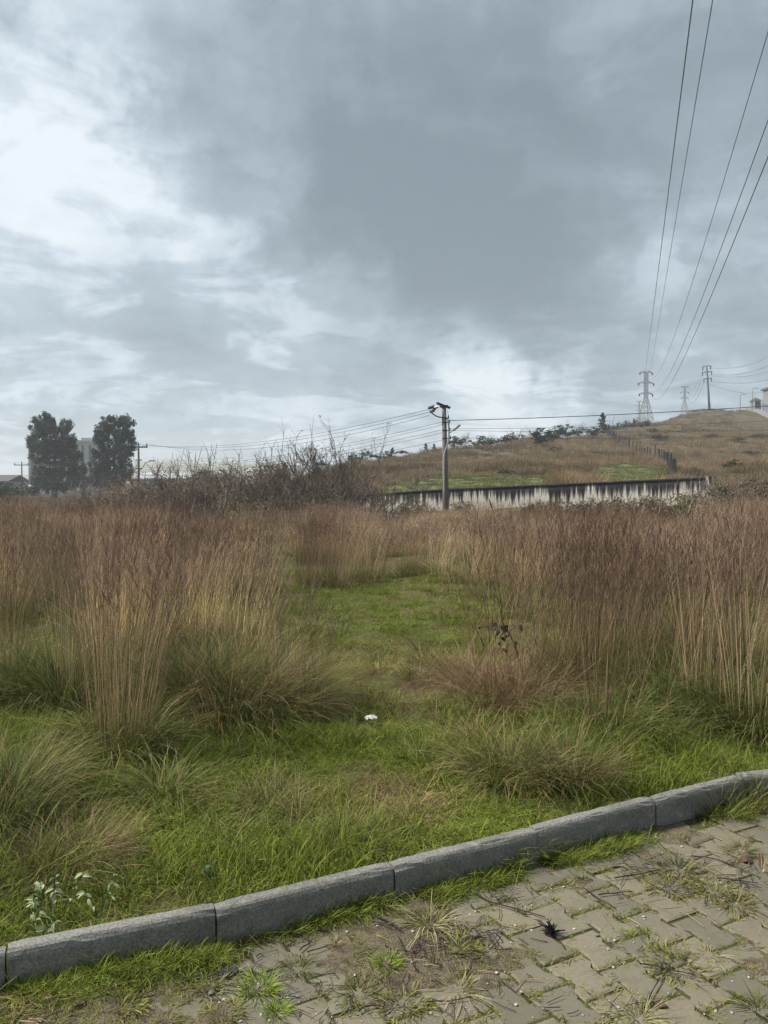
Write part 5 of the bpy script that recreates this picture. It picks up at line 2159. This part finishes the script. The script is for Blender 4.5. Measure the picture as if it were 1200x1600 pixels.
def tussock_mesh(seed, n, R, L, Wd, lean, droop, mat, seg=6, wind=(0, 0)):
    rng = np.random.default_rng(seed)
    bb = BB()
    tuft(bb, n, R, L, Wd, lean, droop, seg, rng, wind=wind)
    tuft(bb, n // 3, R * .7, (L[0] * .5, L[1] * .6), Wd, lean * 1.5, (droop[0], droop[1] * 1.2), seg, rng, wind=wind)
    tuft(bb, n // 4, R * 1.1, (L[0] * .4, L[1] * .75), Wd, 1.05, (-.3, .7), seg, rng, outward=False)      # flattened, matted blades
    tuft(bb, n // 10, R * .8, (L[0] * .8, L[1] * 1.15), Wd, .3, (1.2, 2.8), seg, rng, outward=False)      # broken ones
    return bb.mesh('leaf_blades', mat)


def stalk_mesh(seed, n, R, L, wind, spread_=.08, w=(.003, .005), heads=8):
    rng = np.random.default_rng(seed)
    bb = BB()
    stalks(bb, n, R, L, rng, wind, spread_, heads, w)
    return bb.mesh('dry_stalks', MT_STK)


TM = {
    'dark': tussock_mesh(201, 1700, .46, (.50, .98), (.0035, .007), .40, (.4, 1.6), MT_DARK, wind=(.10, -.05)),
    'dark2': tussock_mesh(202, 800, .27, (.40, .85), (.0035, .007), .34, (.3, 1.6), MT_DARK),
    'green': tussock_mesh(203, 750, .24, (.28, .62), (.0035, .007), .40, (.5, 2.0), MT_LONG),
    'green2': tussock_mesh(204, 480, .18, (.22, .5), (.003, .006), .45, (.6, 2.0), MT_LONG),
    'dry': tussock_mesh(205, 700, .26, (.25, .62), (.0025, .005), .5, (.3, 1.6), MT_DRY),
    'dry2': tussock_mesh(206, 260, .16, (.2, .45), (.0025, .005), .55, (.4, 1.9), MT_DRY),
}
SM = {'a': stalk_mesh(211, 110, .20, (1.15, 1.62), (.10, .0), .07), 'b': stalk_mesh(212, 60, .16, (1.05, 1.5), (.06, .0), .08),
      'c': stalk_mesh(213, 40, .22, (.9, 1.45), (.02, .0), .11), 'lie': stalk_mesh(214, 30, .25, (.8, 1.3), (.62, -.30), .28, (.0025, .0045), 4)}
GTU = 'grass tussocks in the nearer field'
tus = [
    # px, py of foot, blade mesh, stalk meshes, scale, label
    (370, 1095, 'dark', ('lie',), 1.05, 'largest dark green tussock with bent stalks left of the path'),
    (440, 1085, 'dark2', ('b',), .8, 'dark tussock bordering the grassy path on its left'),
    (295, 1085, 'dark2', ('lie',), .9, 'dark tussock at the left flank of the largest one'),
    (192, 1165, 'green', ('a', 'b'), 1.0, 'green-footed bundle of tall straw stalks leaning right, left foreground'),
    (110, 1095, 'dark2', ('b',), 1.0, 'dark tussock left of the leaning straw bundle'),
    (30, 1230, 'green', (), .85, 'green tussock at the left edge below the tall stalks'),
    (-15, 1290, 'dark2', (), .75, 'dark tussock cut by the left edge above the pale-leaved weeds'),
    (110, 1345, 'dry', (), .62, 'rusty brown dry tussock at lower left behind the kerb'),
    (255, 1235, 'green2', (), .9, 'low green tussock in front of the leaning straw bundle'),
    (420, 1250, 'green2', (), .7, 'small green tussock in the lower left grass'),
    (545, 1310, 'green2', (), .62, 'small deep green tussock in the middle just behind the kerb'),
    (775, 1095, 'dry', ('c',), .95, 'dry brown tussock under the dark bramble stem'),
    (742, 1072, 'dry', ('lie',), 1.1, 'bushy brown dry clump left of the dark bramble stem'),
    (812, 1105, 'dry', ('c',), 1.15, 'tangled brown dry clump in front of the bramble stem'),
    (870, 1040, 'dry', ('lie', 'c'), 1.1, 'brown broken-down clump behind and right of the bramble stem'),
    (850, 1080, 'dry', ('c',), .9, 'dry tussock right of the bramble stem with standing straw'),
    (800, 1215, 'green', (), .85, 'olive drooping tussock right of the path near the kerb'),
    (890, 1225, 'dark2', (), .62, 'broad olive tussock right of centre behind the kerb'),
    (745, 1160, 'dry2', (), .9, 'small dry tussock at the right border of the path'),
    (950, 1150, 'green', ('b',), .95, 'green tussock with straw stalks left of the bright green patch'),
    (1030, 1110, 'green', ('c',), 1.05, 'long-leaved green tussock behind the bright patch at right'),
    (1105, 1120, 'green', ('b',), 1.1, 'tall green tussock second from the right edge'),
    (1180, 1150, 'green', ('b', 'c'), 1.1, 'green tussock with pale straw at the right edge'),
    (905, 1075, 'dark2', ('b',), .8, 'tussock with a tight bundle of straw stalks right of centre'),
    (640, 1270, 'dry2', (), .55, 'small brown dry tussock in the middle of the grass'),
    (480, 1110, 'green2', ('c',), .75, 'green tussock at the path edge by the largest dark one'),
    (20, 1080, 'dark2', ('b',), .95, 'dark tussock with stalks at the left edge of the tall grass'),
]
for px, py, bm_, sm_, s, lab in tus:
    p = on_ground(px, py)
    o = empty('grass_tussock', p, lab, 'tussock', GTU, random.uniform(-.5, .5) if sm_ else random.random() * 6.28, s)
    link('leaf_blades', TM[bm_], o)
    for q in sm_:
        link('dry_stalks', SM[q], o, (0, 0, 0), (0, 0, random.uniform(-.3, .3)))

# ---- bramble with dark leaves standing by the path
bp = on_ground(822, 1075)
br = empty('bramble_plant', bp, 'dark bramble stem with a few blackish leaves above the dry tussock', 'plant')
m_bstem = simple_mat('dark_red_stem', (0.05, 0.035, 0.035), (0.03, 0.022, 0.024), 12, 0.7)
m_bleaf = leaf_mat('dark_bramble_leaf', (0.018, 0.026, 0.026), (0.05, 0.06, 0.055))
db = bp.y
mb = MB()
st_px = [(822, 1075), (815, 1045), (806, 1012), (797, 992), (789, 981), (781, 979), (772, 984)]
st = [P(x, y, db - .02 * i) - bp for i, (x, y) in enumerate(st_px)]
mb.tube(st, .0085, 5, .004)
mb.build('stem', m_bstem, br, True)
for pl in ([(789, 981), (783, 968), (783, 950)], [(786, 980), (770, 978), (752, 980)], [(795, 988), (806, 978), (815, 976)], [(757, 1010), (745, 985), (730, 968)], [(790, 985), (781, 995), (782, 1003)]):
    mb = MB()
    mb.tube([P(x, y, db - .05) - bp for x, y in pl], .004, 4, .002)
    mb.build('side_stem', m_bstem, br)


def leaf_mesh(name, L, Wd, mat, fold=.25, droop_=.3):
    vs, fs = [], []
    n = 5
    for i in range(n + 1):
        t = i / n
        w = Wd * math.sin(math.pi * min(1, t * .93 + .05)) ** .8 * .5
        z = -droop_ * L * t * t
        vs += [(t * L, -w, z + w * fold), (t * L, 0, z), (t * L, w, z + w * fold)]
    for i in range(n):
        c = i * 3
        fs += [(c, c + 3, c + 4, c + 1), (c + 1, c + 4, c + 5, c + 2)]
    me = bpy.data.meshes.new(name)
    me.from_pydata(vs, [], fs)
    at = me.attributes.new('r', 'FLOAT', 'POINT')
    at.data.foreach_set('value', [random.random()] * len(vs))
    me.materials.append(mat)
    me.update()
    return me


lm = [leaf_mesh('leaf', .05, .034, m_bleaf), leaf_mesh('leaf', .04, .028, m_bleaf, .35, .5)]
for i, (x, y) in enumerate(((784, 976), (790, 981), (780, 984), (775, 990), (787, 988), (783, 996), (779, 976), (793, 977), (797, 993), (803, 1004), (813, 977), (752, 980), (786, 1013), (781, 1003), (795, 986), (774, 983))):
    o = link('leaf', lm[i % 2], br, P(x, y, db - .06 - .01 * (i % 3)) - bp, (random.uniform(-1, 1), random.uniform(-.3, 1.0), random.random() * 6.28))

# ---- pale-leaved weeds behind the kerb, lower left
m_pleaf = leaf_mat('pale_weed_leaf', (0.22, 0.28, 0.13), (0.42, 0.45, 0.27))
m_gleaf = leaf_mat('green_weed_leaf', (0.08, 0.13, 0.04), (0.16, 0.21, 0.08))
pl_m = [leaf_mesh('leaf', .032, .015, m_pleaf, .45, .5), leaf_mesh('leaf', .024, .011, m_pleaf, .5, .8)]
gl_m = [leaf_mesh('leaf', .045, .02, m_gleaf), leaf_mesh('leaf', .035, .016, m_gleaf, .3, .6)]


def weed_plant(px, py, H, n, label, meshes, mat_s, seed):
    rng = np.random.default_rng(seed)
    p = on_ground(px, py)
    if kerb_s(np.array([p.x]), np.array([p.y]))[0] < 0.02:
        p = on_ground(px, py, 0.0)
        p.z = 0.0
    o = empty('leafy_weed', p, label, 'weed', 'leafy weeds along the kerb')
    mb = MB()
    tops_ = []
    for k_ in range(3):
        t_ = Vector((rng.normal(0, .05), rng.normal(0, .04), H * rng.uniform(.7, 1.0)))
        mb.tube([Vector((0, 0, -.02)), t_ * .5 + Vector((rng.normal(0, .01), 0, .01)), t_], .0025, 4, .0015)
        tops_.append(t_)
    mb.build('stem', mat_s, o)
    for i in range(n):
        t_ = tops_[i % 3]
        f = rng.uniform(.4, 1.0)
        link('leaf', meshes[i % 2], o, t_ * f, (rng.normal(0, .5), rng.uniform(-.6, .5), rng.random() * 6.28))


weed_plant(45, 1440, .18, 20, 'pale variegated weed at the left edge behind the kerb', pl_m, m_gleaf, 1)
weed_plant(85, 1428, .21, 24, 'tallest pale variegated weed behind the kerb at lower left', pl_m, m_gleaf, 2)
weed_plant(60, 1462, .14, 12, 'low pale weed touching the back of the kerb at lower left', pl_m, m_gleaf, 3)
weed_plant(95, 1470, .13, 11, 'low pale weed second along the kerb back', pl_m, m_gleaf, 4)
weed_plant(155, 1425, .17, 14, 'smaller pale weed right of the tallest one', pl_m, m_gleaf, 5)
weed_plant(105, 1528, .12, 9, 'green leafy weed at the kerb foot on the left', gl_m, m_gleaf, 6)
weed_plant(330, 1372, .12, 10, 'broad-leaved green weed behind the kerb left of centre', gl_m, m_gleaf, 7)

# ---- tufts growing out of the paving
def weed_mesh(seed, n, R, L, lean, droop, mat, w=(.0022, .004)):
    rng = np.random.default_rng(seed)
    bb = BB()
    tuft(bb, n, R, L, w, lean, droop, 5, rng)
    tuft(bb, n // 2, R * 1.3, (L[0] * .4, L[1] * .5), w, lean * 1.3, droop, 4, rng)
    return bb.mesh('blades', mat)


WM = {'spider': weed_mesh(301, 280, .035, (.06, .17), .85, (.5, 1.5), MT_PALE), 'bright': weed_mesh(302, 220, .05, (.03, .09), .55, (.2, 1.0), MT_BRIGHT),
      'moss': weed_mesh(303, 420, .07, (.010, .04), .8, (.2, 1.2), MT_MOSS), 'pale': weed_mesh(304, 120, .025, (.04, .11), .9, (.3, 1.3), MT_PALE),
      'green': weed_mesh(305, 240, .045, (.035, .11), .85, (.3, 1.4), MT_LONG), 'kerb': weed_mesh(306, 90, .06, (.12, .34), .32, (.2, 1.1), MT_LONG)}
GW = 'grass tufts growing in the paving'
weeds = [
    (672, 1445, 'spider', 1.0, 'large pale spidery grass tuft beside the kerb in the middle'),
    (605, 1512, 'bright', 1.0, 'bright green tuft left of the dark twig litter'),
    (632, 1568, 'moss', 1.1, 'yellow-green moss cushion near the bottom edge, middle'),
    (720, 1548, 'pale', 1.2, 'pale straw tuft below the dark twig litter'),
    (712, 1478, 'moss', 1.0, 'olive moss strip right of the spidery tuft'),
    (405, 1545, 'bright', 1.25, 'brightest green tuft on the soil in the lower left'),
    (432, 1582, 'bright', .9, 'bright tuft nearest the bottom edge left of centre'),
    (335, 1540, 'moss', 1.3, 'yellowish moss tuft on the soil lower left'),
    (465, 1515, 'green', .8, 'small green tuft between two mossy blocks left of centre'),
    (560, 1552, 'green', .9, 'sprawling green weed left of the bright tuft, near bottom'),
    (1058, 1505, 'moss', 1.35, 'dark mossy weed clump on the blocks at right'),
    (1045, 1488, 'green', .55, 'thin stems rising from the dark mossy clump'),
    (1108, 1492, 'pale', .8, 'little straw tuft right of the dark mossy clump'),
    (1000, 1592, 'spider', .75, 'straw-green tuft at the bottom edge, right of centre'),
    (1197, 1582, 'green', 1.0, 'green tuft cut by the lower right corner'),
    (978, 1458, 'bright', .45, 'tiny bright tuft between blocks right of the black dead plant'),
    (1062, 1362, 'green', 1.2, 'sprawling green weed on twig litter at right'),
    (1050, 1385, 'moss', 1.3, 'olive moss below the sprawling weed at right'),
    (1150, 1412, 'green', .95, 'green weed near the right edge below the dry leaf'),
    (1160, 1330, 'green', .9, 'green weed above left of the dry curled leaf'),
    (1118, 1395, 'moss', 1.2, 'moss patch left of the weed near the right edge'),
    (1165, 1262, 'kerb', 1.0, 'tall grass clump hiding the kerb foot near the right edge'),
    (1128, 1275, 'kerb', .8, 'tall grass clump left of the one near the right edge'),
    (1195, 1250, 'kerb', 1.1, 'tall grass clump at the right edge before the kerb'),
    (205, 1505, 'bright', 1.3, 'lush bright grass clump at the kerb foot on the left'),
    (150, 1535, 'bright', 1.2, 'bright grass clump leftmost along the kerb foot'),
    (225, 1480, 'kerb', .55, 'taller thin grass leaning on the kerb at left'),
    (185, 1580, 'moss', 1.0, 'moss tuft in the lower left corner by the straw litter'),
    (350, 1590, 'moss', .9, 'moss tuft at the bottom edge left of centre'),
]
for px, py, k, s, lab in weeds:
    p = on_ground(px, py, 0.0)
    p.z = soil_z(p.x, p.y) - .003
    o = empty('grass_tuft', p, lab, 'grass tuft', GW, random.random() * 6.28, s * (.72 if k == 'bright' else 1.2))
    link('blades', WM[k], o)

# ---- litter and debris
m_twigd = simple_mat('fallen_twig', (0.045, 0.036, 0.032), (0.025, 0.02, 0.02), 30, 0.9)
m_straw = simple_mat('fallen_straw', (0.30, 0.23, 0.12), (0.17, 0.12, 0.06), 20, 0.8)
GD = 'fallen twigs on the paving'
twigs = [
    ((728, 1393), (765, 1412), (852, 1437), .0038, 'longest dark twig, pointing at the black dead plant'),
    ((870, 1335), (930, 1332), (998, 1331), .007, 'thick dark stick along the kerb foot'),
    ((912, 1392), (935, 1408), (962, 1423), .003, 'straight dark twig on the blocks below the kerb, right of centre'),
    ((935, 1402), (960, 1399), (990, 1397), .003, 'short level twig right of the straight dark twig'),
    ((1000, 1510), (1050, 1520), (1085, 1527), .0025, 'twig under the dark mossy weed clump'),
    ((1010, 1570), (1030, 1535), (1038, 1505), .003, 'upright-looking twig left of the dark mossy clump'),
    ((585, 1440), (605, 1450), (628, 1464), .004, 'dark twig left of the spidery tuft'),
    ((580, 1450), (600, 1456), (615, 1453), .003, 'second twig left of the spidery tuft'),
    ((665, 1570), (700, 1568), (745, 1560), .0025, 'thin twig below the pale straw tuft'),
    ((468, 1490), (480, 1480), (488, 1473), .003, 'short twig on a block left of centre'),
    ((480, 1492), (500, 1487), (520, 1480), .0025, 'second short twig on a block left of centre'),
    ((340, 1508), (360, 1522), (378, 1525), .004, 'dark twig on the soil lower left'),
    ((1080, 1340), (1120, 1345), (1175, 1372), .003, 'bent twig left of the dry leaf'),
    ((960, 1375), (1000, 1370), (1040, 1360), .003, 'twig reaching into the sprawling weed at right'),
    ((1120, 1375), (1150, 1380), (1190, 1392), .003, 'twig below the dry leaf near the right edge'),
    ((800, 1330), (850, 1345), (900, 1352), .003, 'twig lying by the grass at the kerb foot'),
    ((1005, 1300), (1035, 1325), (1060, 1342), .0025, 'twig running from the kerb foot to the sprawling weed'),
    ((560, 1585), (580, 1575), (600, 1578), .003, 'twig at the bottom edge below the sprawling weed'),
]
for a, b, c, r, lab in twigs:
    q = []
    for (x, y) in (a, b, c):
        p = on_ground(x, y, 0.0)
        p.z = soil_z(p.x, p.y) + r + .004 + random.uniform(0, .006)
        q.append(p)
    fine_ = [q[0], q[0].lerp(q[1], .5) + Vector((random.gauss(0, .004), random.gauss(0, .004), .002)), q[1], q[1].lerp(q[2], .5) + Vector((random.gauss(0, .004), random.gauss(0, .004), .001)), q[2]]
    mb = MB()
    mb.tube([p - q[0] for p in fine_], r, 5, r * .5)
    tag(mb.build('twig', m_twigd, None, False, q[0]), lab, 'twig', GD)


def debris(name, n, spots, mat, lr, rr2, label):
    mb = MB()
    k = 0
    while k < n:
        cx, cy, sx_, sy_ = spots[random.randrange(len(spots))]
        x, y = random.gauss(cx, sx_), random.gauss(cy, sy_)
        p = on_ground(x, y, 0.0)
        if kerb_s(np.array([p.x]), np.array([p.y]))[0] > -.02:
            continue
        k += 1
        z = soil_z(p.x, p.y) + .003 + random.uniform(0, .006)
        an, L = random.random() * 6.28, random.uniform(*lr)
        dx, dy = math.cos(an) * L / 2, math.sin(an) * L / 2
        r = random.uniform(*rr2)
        mb.tube([(p.x - dx, p.y - dy, z), (p.x + random.gauss(0, .004), p.y + random.gauss(0, .004), z + .003), (p.x + dx, p.y + dy, z + random.uniform(-.002, .008))], r, 3, r * .6)
    tag(mb.build(name, mat), label, None, None, 'stuff')


debris('twig_litter', 520, [(710, 1470, 45, 22), (650, 1500, 40, 18), (760, 1470, 25, 14), (985, 1360, 35, 18), (1090, 1365, 60, 22), (1150, 1370, 35, 30), (790, 1400, 30, 12), (380, 1510, 60, 25), (500, 1560, 60, 25), (900, 1340, 60, 10), (800, 1560, 200, 30)],
       m_twigd, (.015, .09), (.0008, .0022), 'fine dark twigs and needles littering the paving')
debris('straw_litter', 210, [(45, 1585, 40, 14), (20, 1570, 30, 12), (30, 1590, 30, 10), (60, 1575, 30, 10), (1100, 1380, 80, 30), (700, 1480, 120, 40), (950, 1500, 180, 60)], m_straw, (.02, .11), (.001, .0022), 'yellow straw stems scattered on the paving and in the corner')

# small stones
m_peb = simple_mat('pale_pebble', (0.45, 0.43, 0.39), (0.26, 0.24, 0.21), 40, 0.85)


def stone_mesh(seed, mat, flat=.6):
    rng = np.random.default_rng(seed)
    vs = [Vector(v_) for v_ in ((0, 0, 1), (.89, 0, .45), (.28, .85, .45), (-.72, .53, .45), (-.72, -.53, .45), (.28, -.85, .45), (.72, .53, -.45), (-.28, .85, -.45), (-.89, 0, -.45), (-.28, -.85, -.45), (.72, -.53, -.45), (0, 0, -1))]
    fs = [(0, 1, 2), (0, 2, 3), (0, 3, 4), (0, 4, 5), (0, 5, 1), (1, 6, 2), (2, 7, 3), (3, 8, 4), (4, 9, 5), (5, 10, 1), (6, 7, 2), (7, 8, 3), (8, 9, 4), (9, 10, 5), (10, 6, 1), (11, 7, 6), (11, 8, 7), (11, 9, 8), (11, 10, 9), (11, 6, 10)]
    mb = MB()
    mb.add([(v_.x * rng.uniform(.7, 1.25), v_.y * rng.uniform(.6, 1.1), v_.z * flat * rng.uniform(.7, 1.1)) for v_ in vs], fs)
    return mb.mesh('stone', mat)


mb = MB()
pm_ = [stone_mesh(400 + i, m_peb) for i in range(3)]
for k in range(260):
    x, y = random.uniform(250, 1190), random.uniform(1300, 1598)
    p = on_ground(x, y, 0.0)
    if kerb_s(np.array([p.x]), np.array([p.y]))[0] > -.03:
        continue
    s = random.choice((.002, .0025, .003, .004, .006))
    me = pm_[k % 3]
    z = soil_z(p.x, p.y) + s * .3
    mb.add([(p.x + v_.co.x * s, p.y + v_.co.y * s, z + v_.co.z * s) for v_ in me.vertices], [tuple(f.vertices) for f in me.polygons])
tag(mb.build('gravel', m_peb), 'tiny pale stones scattered over the paving', None, None, 'stuff')

m_brown = simple_mat('red_brown_shard', (0.10, 0.05, 0.045), (0.06, 0.035, 0.035), 20, 0.8)
m_greystone = simple_mat('grey_stone', (0.19, 0.18, 0.165), (0.12, 0.11, 0.10), 30, 0.9)
for px, py, s, mat, nm, lab, cat in ((1033, 1573, .020, m_brown, 'shard', 'flat red-brown shard near the bottom edge at right', 'shard'), (933, 1462, .011, m_greystone, 'stone', 'grey stone right of the black dead plant', 'stone'),
                                (1018, 1472, .010, m_greystone, 'stone', 'dark grey stone left of the dark mossy clump', 'stone'), (1165, 1345, .032, m_brown, 'shard', 'large dark red shard beside the dry curled leaf', 'shard'),
                                (330, 1552, .014, m_greystone, 'stone', 'grey stone on the soil at lower left', 'stone'), (125, 1578, .022, m_brown, 'shard', 'brown clod in the lower left corner', 'shard')):
    p = on_ground(px, py, 0.0)
    o = link(nm, stone_mesh(int(px), mat, .35), None, (p.x, p.y, soil_z(p.x, p.y) + s * .25), (0, 0, random.random() * 6))
    o.scale = (s, s, s)
    tag(o, lab, cat, 'loose stones and shards on the paving')

# black dead plant on the blocks
p = on_ground(860, 1460, 0.0)
p.z = soil_z(p.x, p.y)
m_blk = simple_mat('blackened_plant', (0.022, 0.014, 0.014), (0.012, 0.009, 0.01), 20, 0.9)
dp = empty('dead_plant', p, 'small black withered plant standing on the paving', 'plant')
rng_ = np.random.default_rng(5)
mb = MB()
for i in range(46):
    d_ = Vector((rng_.normal(0, .6), rng_.normal(0, .5), abs(rng_.normal(.9, .4)))).normalized()
    L = rng_.uniform(.02, .055)
    mb.tube([Vector((rng_.normal(0, .006), rng_.normal(0, .006), 0)), d_ * L * .6 + Vector((0, 0, .004)), d_ * L + Vector((rng_.normal(0, .008), 0, 0))], .0028, 4, .0015)
mb.build('withered_stems', m_blk, dp)
mb = MB()
mb.lathe((0, 0, -.002), [(.024, 0), (.019, .006), (.008, .012)], 9)
mb.build('root_clod', m_blk, dp)

# curled dry leaf
m_dry = simple_mat('pale_dry_leaf', (0.55, 0.43, 0.26), (0.38, 0.26, 0.14), 30, 0.7)
p = on_ground(1190, 1362, 0.0)
p.z = soil_z(p.x, p.y)
lf = empty('dry_leaf', p + Vector((0, 0, .004)), 'pale curled dry leaf standing at the right edge of the paving', 'leaf')
mb = MB()
vs, fs = [], []
for i in range(7):
    t = i / 6
    w = .016 * math.sin(math.pi * (t * .9 + .06))
    for j in range(5):
        a_ = (j / 4 - .5) * 2.6
        vs.append((math.sin(a_) * w, math.cos(a_) * w * .8 - .01 + .02 * t, t * .075))
for i in range(6):
    for j in range(4):
        fs.append((i * 5 + j, i * 5 + j + 1, (i + 1) * 5 + j + 1, (i + 1) * 5 + j))
mb.add(vs, fs)
mb.build('blade', m_dry, lf)
mb = MB()
mb.tube([(0, -.004, 0), (0, .002, .04), (0, .008, .078)], .0012, 4)
mb.build('midrib', m_dry, lf)

# torn black plastic on the soil
m_plast = simple_mat('dull_black_plastic', (0.045, 0.05, 0.055), (0.03, 0.033, 0.037), 15, 0.45, 0.5)
p = on_ground(358, 1520, 0.0)


def sheet(name, loc, W_, L_, n, amp, mat, label, cat, seed, lift=.004, rz=0.0):
    rng = np.random.default_rng(seed)
    vs, fs = [], []
    for j in range(n + 1):
        for i in range(n + 1):
            u_, v_ = i / n - .5, j / n - .5
            e = 1 + .25 * math.sin(5 * u_ + seed) * (abs(v_) * 2)
            z = lift + amp * (abs(math.sin(7 * u_ + 3 * v_ + seed)) * .6 + abs(math.sin(11 * v_ - 4 * u_)) * .5) * (1 - .7 * max(abs(u_), abs(v_)) * 1.6) + rng.normal(0, amp * .08)
            vs.append((u_ * W_ * e + rng.normal(0, W_ * .012), v_ * L_ * e + rng.normal(0, L_ * .012), max(.001, z)))
    for j in range(n):
        for i in range(n):
            a_ = j * (n + 1) + i
            fs.append((a_, a_ + 1, a_ + n + 2, a_ + n + 1))
    mb = MB()
    mb.add(vs, fs)
    o = mb.build(name, mat, None, True, loc)
    o.rotation_euler = (0, 0, rz)
    sol = o.modifiers.new('thickness', 'SOLIDIFY')
    sol.thickness = 0.0012
    return tag(o, label, cat)


p.z = soil_z(p.x, p.y)
sheet('plastic_scrap', p, .06, .045, 8, .006, m_plast, 'torn black plastic scrap on the soil at lower left', 'litter', 3, .005, .3)
m_wp = simple_mat('white_crumpled_plastic', (0.60, 0.59, 0.53), (0.38, 0.36, 0.32), 25, 0.5, 0.4)
p = on_ground(580, 1124)
p.z += .075
sheet('crumpled_litter', p, .09, .07, 12, .034, m_wp, 'crumpled white litter lying on the grass path', 'litter', 8, .01, .2)

# ================================================================== haze
m, nt, out = new_mat('damp_air')
pv = N(nt, 'ShaderNodeVolumePrincipled')
pv.inputs['Color'].default_value = (0.90, 0.95, 1.0, 1)
pv.inputs['Density'].default_value = 0.00045
pv.inputs['Anisotropy'].default_value = 0.2
nt.links.new(pv.outputs[0], out.inputs['Volume'])
mb = MB()
mb.box((0, 1150, 47), (5400, 3300, 104))
hz = mb.build('haze', m)
tag(hz, 'thin damp haze over the whole view', None, None, 'stuff')
